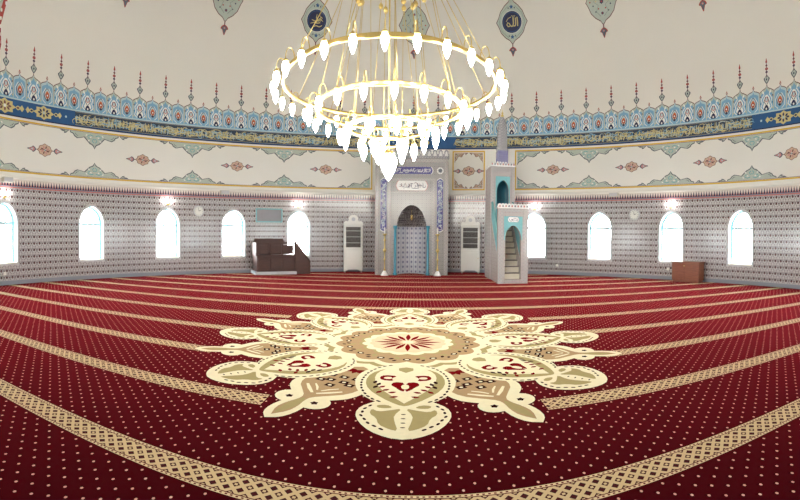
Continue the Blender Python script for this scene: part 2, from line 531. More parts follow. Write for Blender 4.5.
# windows
def window(i, deg):
    root = bpy.data.objects.new('window_%d' % i, None); C.objects.link(root); tag(root, kind='structure')
    root.location = (R * math.sin(rad(deg)), R * math.cos(rad(deg)), 0); root.rotation_euler = (0, 0, -rad(deg))
    # local: x along the wall, y outward
    def outline(hw, sill, top, s):
        o = [(-hw, sill), (hw, sill)]
        for k in range(25):
            t = math.cos(PI * k / 24); o.append((hw * t, arch(t, SPR, top)))
        return o
    def ring(name, o1, o2, y0, y1, mat):
        bm = bmesh.new(); n = len(o1)
        A = [bm.verts.new((x, y0, z)) for x, z in o1]; B = [bm.verts.new((x, y0, z)) for x, z in o2]
        A2 = [bm.verts.new((x, y1, z)) for x, z in o1]; B2 = [bm.verts.new((x, y1, z)) for x, z in o2]
        for k in range(n):
            j = (k + 1) % n
            for q in ((A[k], A[j], B[j], B[k]), (A2[k], B2[k], B2[j], A2[j]), (B[k], B[j], B2[j], B2[k]), (A[k], A2[k], A2[j], A[j])): bm.faces.new(q)
        bmesh.ops.recalc_face_normals(bm, faces=bm.faces[:])
        return obj(name, bm, mat, root)
    ring('window_surround', outline(HW + .06, SILL - .06, APX + .07, 1), outline(HW, SILL, APX, 1), -.025, .02, 'greyframe')
    ring('window_frame', outline(HW + .01, SILL - .01, APX + .01, 1), outline(HW - .045, SILL + .055, APX - .05, 1), .17, .23, 'pvc')
    bm = bmesh.new(); box(bm, -HW + .04, HW - .04, .155, .225, 1.645, 1.73); obj('transom', bm, 'pvc', root)
    bm = bmesh.new(); box(bm, -HW, HW, -.045, .17, SILL - .012, SILL + .012, 0, .004); obj('window_sill', bm, 'marble', root)
    o = outline(HW - .045, SILL + .055, APX - .05, 1)
    bm = bmesh.new(); prism(bm, o, .196, .202); obj('pane', bm, 'glass', root)
for i, d in enumerate(WIN): window(i + 1, d)

# ------------------------------------------------------------------ painted friezes (trim)
# gold lines and frames
P = Paint()
def vline(deg, z0, z1, w=.045, m='gold_paint'):
    u = U(deg); P.add([(u - w / 2, z0), (u + w / 2, z0), (u + w / 2, z1), (u - w / 2, z1)], m, 1)
def hline(d0, d1, z, w=.045, m='gold_paint', l=1):
    P.add([(U(d0), z - w / 2), (U(d1), z - w / 2), (U(d1), z + w / 2), (U(d0), z + w / 2)], m, l, True)
for d0, d1 in ((-170, -9.6), (23.6, 170)):
    hline(d0, d1, 3.09); hline(d0, d1, 4.50)
vline(-9.6, 3.07, 4.52); vline(23.6, 3.07, 4.52)
hline(9.2, 16.4, 3.09); hline(9.2, 16.4, 4.50); vline(9.2, 3.07, 4.52); vline(16.4, 3.07, 4.52)
for d0, d1 in ((-170, -9.8), (23.8, 170)):
    hline(d0, d1, 3.125, .012, 'outline'); hline(d0, d1, 4.465, .012, 'outline')
tag(P.build('trim_1', map_wall, step=.4), kind='structure')
# plaster cornice strip above the tiles
bm = bmesh.new()
for k in range(360):
    a, b = rad(k), rad(k + 1)
    prof = [(R, 2.885), (R - .03, 2.895), (R - .045, 2.93), (R - .03, 2.96), (R, 2.975)]
    for (r0, z0), (r1, z1) in zip(prof, prof[1:]):
        bm.faces.new([bm.verts.new(p) for p in ((r0 * math.sin(a), r0 * math.cos(a), z0), (r0 * math.sin(b), r0 * math.cos(b), z0), (r1 * math.sin(b), r1 * math.cos(b), z1), (r1 * math.sin(a), r1 * math.cos(a), z1))])
bmesh.ops.remove_doubles(bm, verts=bm.verts[:], dist=1e-5)
tag(obj('trim_2', bm, 'plaster'), kind='structure')

# blue inscription band z 4.60 .. 5.09
P = Paint()
P.add([(U(-180), 4.62), (U(180), 4.62), (U(180), 5.05), (U(-180), 5.05)], 'royal', 0, True)
P.add([(U(-180), 4.585), (U(180), 4.585), (U(180), 4.62), (U(-180), 4.62)], 'navy', 0, True)
P.add([(U(-180), 5.05), (U(180), 5.05), (U(180), 5.09), (U(-180), 5.09)], 'paleblue', 1, True)
def scribble(P, u0, u1, z0, z1, mats, n, w, layer=2, rr=rnd):
    # dense interlaced thuluth-like strokes: tall stems, bowls, long swashes and diamond points
    H = z1 - z0
    for k in range(n):
        u = u0 + (u1 - u0) * (k + rr.random()) / n
        m = mats[rr.randrange(len(mats))]
        t = rr.random()
        if t < .34:
            zb = z0 + H * rr.uniform(.02, .3); h = H * rr.uniform(.5, .68); lean = rr.uniform(-.03, .06)
            pts = [(u + lean * j / 4 * 1.0, zb + h * j / 4) for j in range(5)]
        elif t < .72:
            zc = z0 + H * rr.uniform(.2, .75); rad_ = H * rr.uniform(.14, .24); a0 = rr.uniform(0, 2 * PI); da = rr.uniform(2.2, 4.4)
            pts = [(u + rad_ * 1.25 * math.cos(a0 + da * j / 8), min(z1, max(z0, zc + rad_ * math.sin(a0 + da * j / 8)))) for j in range(9)]
        elif t < .88:
            zc = z0 + H * rr.uniform(.15, .85); L = H * rr.uniform(.6, 1.1); s_ = rr.choice((-1, 1))
            pts = [(min(u1, max(u0, u + L * (j / 6 - .5))), min(z1, max(z0, zc + s_ * H * .1 * math.sin(PI * j / 6)))) for j in range(7)]
        else:
            zc = z0 + H * rr.uniform(.1, .9); q = w * .9
            P.add([(u - q, zc), (u, zc - q), (u + q, zc), (u, zc + q)], m, layer); continue
        P.stroke(pts, w, m, layer)
for a, b in ((-76.2, -9.8), (9.8, 76.2), (-168, -94), (94, 168)):
    w = U(b) - U(a)
    full = abs(a) < 90 and abs(b) < 90
    P.add([(U(a), 4.645), (U(b), 4.645), (U(b), 5.03), (U(a), 5.03)], 'deepteal', 1, True)
    for q in (4.645, 5.022): P.add([(U(a), q), (U(b), q), (U(b), q + .008), (U(a), q + .008)], 'goldtan', 2, True)
    scribble(P, U(a), U(b), 4.66, 5.015, ['goldtan', 'goldtan', 'goldtan', 'sage', 'lightblue'], int(w * (74 if full else 14)), .022)
def star_ornament(P, u, z, s=1.0, ground=('goldtan', 'navy', 'sage')):
    out = []
    for k in range(32):
        a = 2 * PI * k / 32; r = (.2 if k % 4 == 0 else .15 if k % 2 == 0 else .17) * s
        out.append((u + 1.75 * r * math.cos(a), z + r * math.sin(a)))
    P.add(out, ground[0], 3)
    for k in range(8):
        a = 2 * PI * k / 8
        P.add(tf(leaf(.12 * s, .03 * s), 1, a - PI / 2, u + .06 * s * math.cos(a) * 1.5, z + .02 * s * math.sin(a)), ground[1], 4)
    P.add(ellipse(.045 * s, .045 * s, 10, u, z), ground[2], 5)
    for sg in (-1, 1):
        P.add(tf(leaf(.17 * s, .06 * s), 1, -sg * PI / 2, u + sg * .33 * s, z), ground[0], 3)
        P.add(tf(leaf(.1 * s, .03 * s), 1, -sg * PI / 2, u + sg * .36 * s, z), ground[1], 4)
        P.add(tf([(-.03, 0), (.03, 0), (.09, .06), (0, .13), (-.09, .06)], s, -sg * PI / 2, u + sg * .48 * s, z), ground[0], 3)
for d in (-82.8, 0, 82.8):
    star_ornament(P, U(d), 4.835, 1.0)
    P.add(ellipse(.035, .035, 8, U(d) - .75, 4.835), 'paleblue', 3); P.add(ellipse(.035, .035, 8, U(d) + .75, 4.835), 'paleblue', 3)
for d in (-90.8, 90.8):
    star_ornament(P, U(d), 4.835, 1.05, ('goldtan', 'outline', 'whitepaint'))
tag(P.build('trim_3', map_wall, step=.4), kind='structure')

# crest frieze z 5.09 .. 6.62 : 64 large lobes with finials, small lobes between
PER = 2 * PI * R / 64
def lobe_half(w, base, body, cusp, spike):
    # half outline, x>=0, from the right valley up to the spike
    return [(w, base), (w * .93, base + (body - base) * .6), (w * .74, body), (w * .5, body + (cusp - body) * .35), (w * .28, body + (cusp - body) * .55), (w * .12, cusp - .01), (.012, cusp + .04), (0, spike)]
Z0 = 5.09
P = Paint()
for k in range(64):
    if k == 0: continue
    u0 = (k - 32) * PER * 1.006
    hm = PER * .27; hs = PER * .5 - hm
    for c, w, body, cusp, spike, kind in ((u0, hm, .62, .72, .82, 'main'), (u0 + PER / 2, hs, .61, .67, .72, 'small')):
        half = lobe_half(w, .56, body, cusp, spike)
        o = [(c + w, Z0)] + [(c + x, Z0 + y) for x, y in half] + [(c - x, Z0 + y) for x, y in half[::-1][1:]] + [(c - w, Z0)]
        P.add(o, 'outline', 0)
        i = [(c + w, Z0)] + [(c + x * .97, Z0 + y - .022) for x, y in half[:-1]] + [(c - x * .97, Z0 + y - .022) for x, y in half[:-1][::-1]] + [(c - w, Z0)]
        P.add(i, 'sage' if kind == 'main' else 'paleblue', 1)
        i2 = [(c + w * .96, Z0)] + [(c + x * .82, Z0 + y * .87 - .01) for x, y in half[:-1]] + [(c - x * .82, Z0 + y * .87 - .01) for x, y in half[:-1][::-1]] + [(c - w * .96, Z0)]
        P.add(i2, 'lightblue', 2)
        if kind == 'main':
            P.add(tf(smooth([(0, 0), (.14, .10), (.08, .22), (.13, .33), (0, .50), (-.13, .33), (-.08, .22), (-.14, .10)], 1), 1, 0, c, Z0 + .02), 'whitepaint', 3)
            P.add(tf(smooth([(-.09, 0), (.09, 0), (.07, .10), (0, .19), (-.07, .10)], 1), 1, 0, c, Z0 + .02), 'navy', 4)
            P.add(ellipse(.028, .035, 8, c, Z0 + .07), 'whitepaint', 5)
            P.add(ellipse(.06, .085, 12, c, Z0 + .34), 'pinkpaint', 4); P.add(ellipse(.035, .055, 10, c, Z0 + .34), 'paleblue', 5)
            for s in (-1, 1):
                P.stroke([(c + s * .1, Z0 + .03), (c + s * .19, Z0 + .12), (c + s * .14, Z0 + .24), (c + s * .18, Z0 + .36), (c + s * .08, Z0 + .50)], .03, 'whitepaint', 4, False)
                P.stroke([(c + s * .02, Z0 + .20), (c + s * .08, Z0 + .28), (c + s * .03, Z0 + .42)], .022, 'navy', 5, False)
                P.add(ellipse(.022, .03, 8, c + s * .2, Z0 + .24), 'midblue', 4)
                P.add(tf(leaf(.13, .03), 1, -s * .5, c + s * .09, Z0 + .50), 'whitepaint', 4)
                P.add(ellipse(.02, .024, 8, c + s * .205, Z0 + .44), 'outline', 4); P.add(ellipse(.018, .022, 8, c + s * .21, Z0 + .08), 'goldtan', 4)
        else:
            P.add(tf(smooth([(0, 0), (.12, .16), (.10, .28), (0, .42), (-.10, .28), (-.12, .16)], 1), 1, 0, c, Z0 + .06), 'outline', 3)
            P.add(tf(smooth([(0, 0), (.10, .16), (.08, .27), (0, .37), (-.08, .27), (-.10, .16)], 1), 1, 0, c, Z0 + .085), 'paleblue', 4)
            P.add(tf(smooth([(0, 0), (.075, .12), (.06, .2), (0, .27), (-.06, .2), (-.075, .12)], 1), 1, 0, c, Z0 + .12), 'orange', 4.5)
            for j in range(5):
                a = 2 * PI * j / 5 + PI / 2
                P.add(tf(leaf(.075, .024), 1, a - PI / 2, c, Z0 + .25), 'redpaint', 5)
            P.add(ellipse(.026, .03, 8, c, Z0 + .25), 'whitepaint', 6)
            P.add(tf(leaf(.1, .03), 1, 0, c, Z0 + .08), 'navy', 5)
            for s in (-1, 1):
                P.stroke([(c + s * .06, Z0 + .02), (c + s * .155, Z0 + .1), (c + s * .15, Z0 + .3), (c + s * .05, Z0 + .46)], .02, 'whitepaint', 4, False)
    # small bud finial on small lobe
    c = u0 + PER / 2; zb = Z0 + .68
    P.add(tf([(0, 0), (.035, .05), (0, .13), (-.035, .05)], 1, 0, c, zb), 'redpaint', 1)
    P.add(tf([(0, 0), (.018, .03), (0, .07), (-.018, .03)], 1, 0, c, zb + .02), 'sage', 2)
    # tall finial on main lobe
    c = u0; zb = Z0 + .76
    P.stroke([(c, zb), (c, zb + .75)], .018, 'outline', 1, False)
    P.add(tf(smooth([(0, 0), (.06, .07), (.115, .17), (.05, .21), (0, .30), (-.05, .21), (-.115, .17), (-.06, .07)], 1), 1, 0, c, zb + .02), 'greyline', 2)
    P.add(tf(smooth([(0, 0), (.04, .06), (.07, .14), (0, .21), (-.07, .14), (-.04, .06)], 1), 1, 0, c, zb + .055), 'sage', 3)
    P.add(ellipse(.022, .034, 8, c, zb + .16), 'navy', 4)
    P.add(tf([(0, 0), (.045, .05), (0, .10), (-.045, .05)], 1, 0, c, zb + .32), 'navy', 2)
    P.add(ellipse(.052, .042, 10, c, zb + .46), 'redpaint', 2)
    P.add(ellipse(.022, .018, 8, c, zb + .46), 'pinkpaint', 3)
    P.add(tf([(0, 0), (.04, .04), (0, .09), (-.04, .04)], 1, 0, c, zb + .51), 'outline', 2)
    P.add(tf([(0, 0), (.032, .045), (0, .17), (-.032, .045)], 1, 0, c, zb + .60), 'redpaint', 2)
tag(P.build('trim_4', map_wall), kind='structure')

# green lambrequins above and below the plaster panels
def lambrequin(P, ou, oz, sg, S=1.0, left=True, right=True, H=1.0, mats=('sage', 'greyline', 'teal', 'whitepaint')):
    # sg=+1 grows upwards from oz, -1 hangs down. half outline in metres
    half = [(.85, 0), (.84, .06), (.74, .1), (.70, .17), (.60, .23), (.47, .20), (.36, .17), (.27, .27), (.17, .37), (.08, .41), (.04, .46), (0, .54)]
    for s, on in ((1, right), (-1, left)):
        if not on: continue
        o = [(ou, oz)] + [(ou + s * x * S, oz + sg * y * H) for x, y in half]
        P.add(o, mats[1], 1)
        i = [(ou, oz)] + [(ou + s * max(0, x - .022) * S, oz + sg * max(0, y - .026) * H) for x, y in half]
        P.add(i, mats[0], 2)
        # inner scrolls
        P.stroke([(ou + s * x * S, oz + sg * y * H) for x, y in ((.04, .10), (.15, .06), (.24, .12), (.2, .19), (.13, .17))], .02, mats[2], 3, False)
        P.stroke([(ou + s * x * S, oz + sg * y * H) for x, y in ((.3, .05), (.38, .1), (.47, .12), (.55, .08))], .018, mats[1], 3)
        P.stroke([(ou + s * x * S, oz + sg * y * H) for x, y in ((.56, .15), (.63, .12), (.68, .05))], .016, mats[1], 3)
        P.stroke([(ou + s * x * S, oz + sg * y * H) for x, y in ((.02, .33), (.08, .27), (.05, .2), (.0, .22))], .02, mats[2], 3, False)
        for a, b in ((.1, .12), (.25, .06), (.17, .24)): P.add(tf(leaf(.08, .02), 1, -s * 1.0 if sg > 0 else -s * 2.2, ou + s * a * S, oz + sg * b * H), mats[3], 4)
        # outlying leaf
        lf = [(.87, 0), (.93, .05), (.98, .1), (1.05, .11), (1.04, .06), (1.12, .05), (1.2, .0)]
        P.add([(ou + s * x * S, oz + sg * y * H) for x, y in lf], mats[1], 1)
        lf2 = [(.91, .012), (.96, .05), (1.02, .08), (1.01, .035), (1.1, .02)]
        P.add([(ou + s * x * S, oz + sg * y * H) for x, y in lf2], mats[0], 2)
ordw = ['first', 'second', 'third', 'fourth', 'fifth', 'sixth']
def painted_panel_side(degs, side, half_deg, half_right):
    for j, d in enumerate(degs):
        for sg, z, nm in ((1, 3.135, 'lower'), (-1, 4.455, 'upper')):
            P = Paint(); lambrequin(P, U(d), z, sg, 1.0, H=.8 if sg > 0 else .9)
            o = P.build('painted_lambrequin', map_wall, base=.004)
            tag(o, '%s green scalloped ornament along the %s plaster band edge, %s of the %s' % (ordw[j], nm, side, 'niche' if side == 'left' else 'pulpit'), 'wall painting', 'green lambrequins painted on the plaster band')
    for sg, z, nm in ((1, 3.135, 'lower'), (-1, 4.455, 'upper')):
        P = Paint(); lambrequin(P, U(half_deg), z, sg, 1.0, left=not half_right, right=half_right, H=.8 if sg > 0 else .9)
        o = P.build('painted_lambrequin', map_wall, base=.004)
        tag(o, 'half green ornament in the %s gold frame corner just %s of the %s' % (nm, side, 'prayer niche' if side == 'left' else 'stepped pulpit'), 'wall painting', 'green lambrequins painted on the plaster band')
painted_panel_side([-29.8, -50.6, -72.1, -93.2], 'left', -10.0, False)
painted_panel_side([40.4, 58.7, 76.3, 94.0], 'right', 24.0, True)
# small frame between niche and pulpit: brown corner scrolls
for sg, z, nm in ((1, 3.135, 'lower'), (-1, 4.455, 'upper')):
    for d, hr, sd in ((9.55, True, 'left'), (16.05, False, 'right')):
        P = Paint(); lambrequin(P, U(d), z, sg, .42, left=not hr, right=hr, H=.72, mats=('tan', 'outline', 'greyline', 'sage'))
        o = P.build('painted_corner_scroll', map_wall)
        tag(o, 'brownish scroll painted in the %s %s corner of the small gold framed panel' % (nm, sd), 'wall painting', 'corner scrolls of the small gold framed panel')

def cartouche(deg, label):
    P = Paint(); u, z = U(deg), 3.78
    o = smooth([(0, -.2), (.08, -.14), (.19, -.12), (.2, -.05), (.27, 0), (.2, .05), (.19, .12), (.08, .14), (0, .2), (-.08, .14), (-.19, .12), (-.2, .05), (-.27, 0), (-.2, -.05), (-.19, -.12), (-.08, -.14)], 1)
    P.add(tf(o, 1, 0, u, z), 'outline', 0); P.add(tf(o, .92, 0, u, z), 'tan', 1)
    for k in range(8):
        a = 2 * PI * k / 8 + PI / 8
        P.add(tf(leaf(.1, .022), 1, a - PI / 2, u + .05 * math.cos(a), z + .03 * math.sin(a)), 'outline' if k % 2 else 'pinkpaint', 2)
    P.stroke([(u - .17, z), (u - .08, z + .025), (u, z), (u + .08, z - .025), (u + .17, z)], .02, 'outline', 3, False)
    P.add(ellipse(.035, .028, 10, u, z), 'paleblue', 3)
    for s in (-1, 1):
        P.stroke([(u + s * .25, z), (u + s * .37, z)], .018, 'outline', 0, False)
        q = smooth([(.30, -.03), (.40, -.10), (.44, -.045), (.64, 0), (.44, .045), (.40, .10), (.30, .03)], 1)
        P.add([(u + s * x, z + y) for x, y in q], 'greyline', 1)
        q = smooth([(.34, -.02), (.40, -.07), (.44, -.03), (.58, 0), (.44, .03), (.40, .07), (.34, .02)], 1)
        P.add([(u + s * x, z + y) for x, y in q], 'pinkpaint', 2)
        P.add(ellipse(.03, .02, 8, u + s * .43, z), 'paleblue', 3)
    tag(P.build('painted_cartouche', map_wall), label, 'wall painting', 'brown diamond ornaments painted on the plaster band')
for j, d in enumerate((-20.2, -40.5, -61.6, -82.6)):
    cartouche(d, '%s brown diamond ornament painted on the plaster band, left of the prayer niche' % ordw[j])
cartouche(12.8, 'brown diamond ornament painted inside the small gold frame beside the pulpit')
for j, d in enumerate((32.2, 50.0, 67.3, 84.6)):
    cartouche(d, '%s brown diamond ornament painted on the plaster band, right of the pulpit' % ordw[j])

# ------------------------------------------------------------------ dome medallions
def medallion(k):
    a = abs(k); psi = rad((0, 23.1, 44.3, 66.8)[a] * (1 if k > 0 else -1))
    shift = {0: 0, 1: 0, 2: .3, 3: .48, 4: .6}[a]
    P = Paint()
    c = 3.45 + shift
    half = [(0, -.72), (.05, -.66), (.09, -.60), (.25, -.50), (.40, -.34), (.48, -.14), (.53, -.05), (.56, 0), (.53, .05), (.48, .14), (.40, .34), (.25, .52), (.09, .64), (.05, .72), (0, .80)]
    o = mirror_close(half); o = [(x, y + c) for x, y in o]
    P.add(o, 'outline', 0, True)
    P.add(grow(o, .955, (0, c)), 'sage', 1, True)
    # neck and tassel below, spearhead above
    for sg, y0 in ((-1, -.72), (1, .80)):
        P.stroke([(0, c + y0 - sg * .05), (0, c + y0 + sg * .12)], .035, 'outline', 1, False)
        q = smooth([(0, .06), (.10, .12), (.14, .20), (.07, .22), (.05, .28), (0, .42), (-.05, .28), (-.07, .22), (-.14, .20), (-.10, .12)], 1)
        P.add([(x, c + y0 + sg * y) for x, y in q], 'redpaint', 1)
        P.add([(x * .72, c + y0 + sg * (.05 + y * .78)) for x, y in q], 'greyline', 2)
        P.add([(x, c + y0 + sg * (y + .17)) for x, y in ellipse(.035, .03, 8)], 'pinkpaint', 3)
    if a == 1 or a == 3:
        if a == 1:
            P.add(ellipse(.36, .36, 28, 0, c), 'whitepaint', 2, True)
            P.add(ellipse(.345, .345, 28, 0, c), 'navy', 3, True)
            P.add(ellipse(.31, .31, 28, 0, c), 'royal', 4, True)
            P.add(ellipse(.295, .295, 28, 0, c), 'navy', 5, True)
        g = 'goldtan'
        if k == 1:      # the word Allah in Arabic script
            S = lambda pts, w=.04: P.stroke([(x, c + y) for x, y in pts], w, g, 6, False)
            S([(.20, -.14), (.205, .0), (.19, .15)])                                              # alif
            S([(.13, .13), (.135, -.05), (.12, -.12), (.06, -.13)])                                  # lam
            S([(.05, .15), (.055, -.05), (.03, -.13), (-.04, -.13)])                                 # lam
            S([(-.04, -.13), (-.09, -.04), (-.15, -.01), (-.18, -.08), (-.13, -.14), (-.07, -.12)], .034)   # ha
            S([(.12, .20), (.09, .16), (.06, .20), (.03, .16), (.0, .21)], .018)                     # shadda
            S([(-.20, .02), (-.13, .12), (-.02, .16)], .02)
        elif a == 1:
            S = lambda pts, w=.034: P.stroke([(x, c + y) for x, y in pts], w, g, 6, True)
            S([(.22, -.02), (.14, .05), (.06, -.02), (.12, -.06), (.02, -.08), (-.1, -.06), (-.22, -.1)])
            S([(.16, .12), (.05, .02), (-.05, -.02), (-.18, .02)])
            S([(.0, .2), (-.02, .1), (.03, .0), (-.06, -.1)])
            S([(.2, -.14), (.1, -.19), (-.02, -.16), (-.12, -.2)])
            S([(.12, -.02), (.19, .09), (.08, .17)], .022)
        else:
            for y in (-.2, .2): P.add(tf(leaf(.24, .1), 1, 0 if y > 0 else PI, 0, c + y * .2), 'greyline', 3)
    if a != 1:
        # pattern of small blossoms on the green ground
        for y, r in ((-.36, .05), (-.02, .075), (.34, .05)):
            for j in range(6):
                an = j * PI / 3
                P.add(tf(leaf(r, r * .35), 1, an, 0, c + y), 'navy', 3)
            P.add(ellipse(r * .35, r * .35, 8, 0, c + y), 'redpaint', 4)
        for s in (-1, 1):
            P.stroke([(s * .06, c - .45), (s * .2, c - .3), (s * .12, c - .12), (s * .28, c), (s * .12, c + .14), (s * .2, c + .3), (s * .06, c + .48)], .018, 'sagedark', 3, False)
            for x, y, m in ((.3, -.12, 'navy'), (.3, .14, 'navy'), (.4, 0, 'redpaint'), (.22, -.3, 'greyline'), (.22, .32, 'greyline'), (.2, 0, 'goldtan'), (.12, -.22, 'redpaint')):
                P.add(ellipse(.024, .024, 8, s * x, c + y), m, 4)
    else:
        for y in (-.47, .47):
            for j in range(5):
                P.add(tf(leaf(.07, .02), 1, j * 2 * PI / 5, 0, c + y), 'royal', 3)
            for s in (-1, 1): P.add(ellipse(.022, .03, 8, s * .11, c + y * .93), 'greyline', 3)
        for s in (-1, 1):
            P.stroke([(s * .12, c - .5), (s * .36, c - .28), (s * .45, c)], .014, 'sagedark', 3, False)
            P.stroke([(s * .12, c + .5), (s * .36, c + .28), (s * .45, c)], .014, 'sagedark', 3, False)
    lab = {0: 'sage green flowered medallion painted on the dome straight above the prayer niche',
           1: 'green rimmed medallion with gold calligraphy of Allah on a navy disc, right of the chandelier',
           -1: 'green rimmed medallion with slanting gold strokes on a navy disc, behind the left chandelier cables',
           2: 'green flowered medallion on the dome, next right after the navy calligraphy medallion',
           -2: 'green flowered medallion on the dome, next left from the chandelier\'s navy medallion',
           3: 'red tipped medallion tassel at the top edge of the dome, far right',
           -3: 'red tipped medallion tassel at the top edge of the dome, far left'}.get(k, '%s green medallion painted on the side of the dome' % ('rightmost' if k > 0 else 'leftmost'))
    tag(P.build('painted_medallion', map_dome(psi, c), step=.3, both=True), lab, 'dome painting', 'medallions painted round the dome')
for k in range(-3, 4): medallion(k)
# tall painted panel at far left edge of the dome
P = Paint()
o = [(-.9, .55), (.0, .45), (.10, .9), (.05, 1.4), (.22, 2.2), (.30, 3.4), (.0, 4.2), (-.9, 4.6)]
P.add(o, 'redpaint', 0, True)
P.add([(-.9, .7), (-.08, .6), (-.02, .9), (-.07, 1.4), (.1, 2.2), (.18, 3.4), (-.1, 4.1), (-.9, 4.4)], 'sage', 1, True)
for j in range(16):
    y = .75 + j * .2
    P.add(ellipse(.03, .05, 8, .03 + (.12 if y > 1.9 else 0), y), 'whitepaint', 2)
P.add([(-.9, .9), (-.3, 1.0), (-.25, 3.6), (-.9, 4.0)], 'goldtan', 2, True)
tag(P.build('painted_arch_border', map_dome(rad(-92.2), 2.0), step=.3, both=True), 'red edged green panel painted on the dome at the far left border', 'dome painting')

# ------------------------------------------------------------------ carpet
carpet = thing('prayer_carpet', 'dark red fitted prayer carpet with white dots and cream stripes covering the whole floor', 'carpet', (0, 0, 0))
bm = bmesh.new(); n = 180; RC = R - .02
b0 = [bm.verts.new((RC * math.sin(2 * PI * k / n), RC * math.cos(2 * PI * k / n), .001)) for k in range(n)]
b1 = [bm.verts.new((RC * math.sin(2 * PI * k / n), RC * math.cos(2 * PI * k / n), .012)) for k in range(n)]
bm.faces.new(b1[::-1])
for k in range(n): bm.faces.new((b0[k], b1[k], b1[(k + 1) % n], b0[(k + 1) % n]))
bmesh.ops.recalc_face_normals(bm, faces=bm.faces[:])
obj('carpet_field', bm, 'carpet', carpet)
for nn in range(-3, 13):
    y = .010 + 1.1147 * (nn - 5)
    L = math.sqrt(max(.1, (RC - .01) ** 2 - (abs(y) + .105) ** 2))
    dy = y + 1.30; cut = math.sqrt(max(0, 2.3 ** 2 - dy * dy))
    for a, b in (((-L, L),) if cut == 0 else ((-L, -cut), (cut, L))):
        bm = bmesh.new()
        bm.faces.new([bm.verts.new(p) for p in ((a, -.105, 0), (b, -.105, 0), (b, .105, 0), (a, .105, 0))])
        o = obj('prayer_stripe', bm, 'stripe', carpet); o.location = (0, y, .0122)
MC = (0.0, -1.30)
med = Paint()
med.add(ellipse(1.22, 1.22, 64), 'cream', 0)
# scalloped tan ring and rosette
def scal(r, a, n, m=128, ph=0): return [((r + a * abs(math.sin(n * PI * k / m + ph))) * math.cos(2 * PI * k / m), (r + a * abs(math.sin(n * PI * k / m + ph))) * math.sin(2 * PI * k / m)) for k in range(m)]
med.add(scal(.98, .06, 16), 'wooltan', 1); med.add(scal(.90, .07, 16), 'cream', 2)
med.add(scal(.80, .08, 16), 'woolbrown', 3); med.add(scal(.55, .05, 16), 'wooltan', 4); med.add(scal(.51, .05, 16), 'cream', 5)
med.add(scal(.38, .06, 8), 'wooltan', 6); med.add(scal(.44, .03, 16), 'goldwool', 6.5)
for k in range(16):
    a = 2 * PI * k / 16
    med.add(tf(leaf(.33 if k % 2 == 0 else .28, .030), 1, a, .08 * -math.sin(a), .08 * math.cos(a)), 'woolred', 8)
    a2 = a + PI / 16
    med.add(tf(ellipse(.045, .035, 10), 1, a, -math.sin(a) * .73, math.cos(a) * .73), 'wooldark', 4)
    med.add(tf(ellipse(.026, .018, 8), 1, a, -math.sin(a) * .73, math.cos(a) * .73), 'cream', 5)
    med.add(tf(leaf(.12, .03), 1, a2 + .5, -math.sin(a2) * .63, math.cos(a2) * .63), 'wooltan', 5)
    med.add(tf(leaf(.07, .02), 1, a2 - .8, -math.sin(a2) * .70, math.cos(a2) * .70), 'wooldark', 5)
    med.add(tf(leaf(.06, .018), 1, a2 + 2.4, -math.sin(a2) * .80, math.cos(a2) * .80), 'wooldark', 5)
med.add(scal(.05, .02, 8, 32), 'cream', 9)
medo = med.build('floor_medallion', map_floor(*MC), carpet, lay=.00015, base=.0124)
medo['label'] = 'large cream and tan sixteen petalled medallion woven into the carpet'

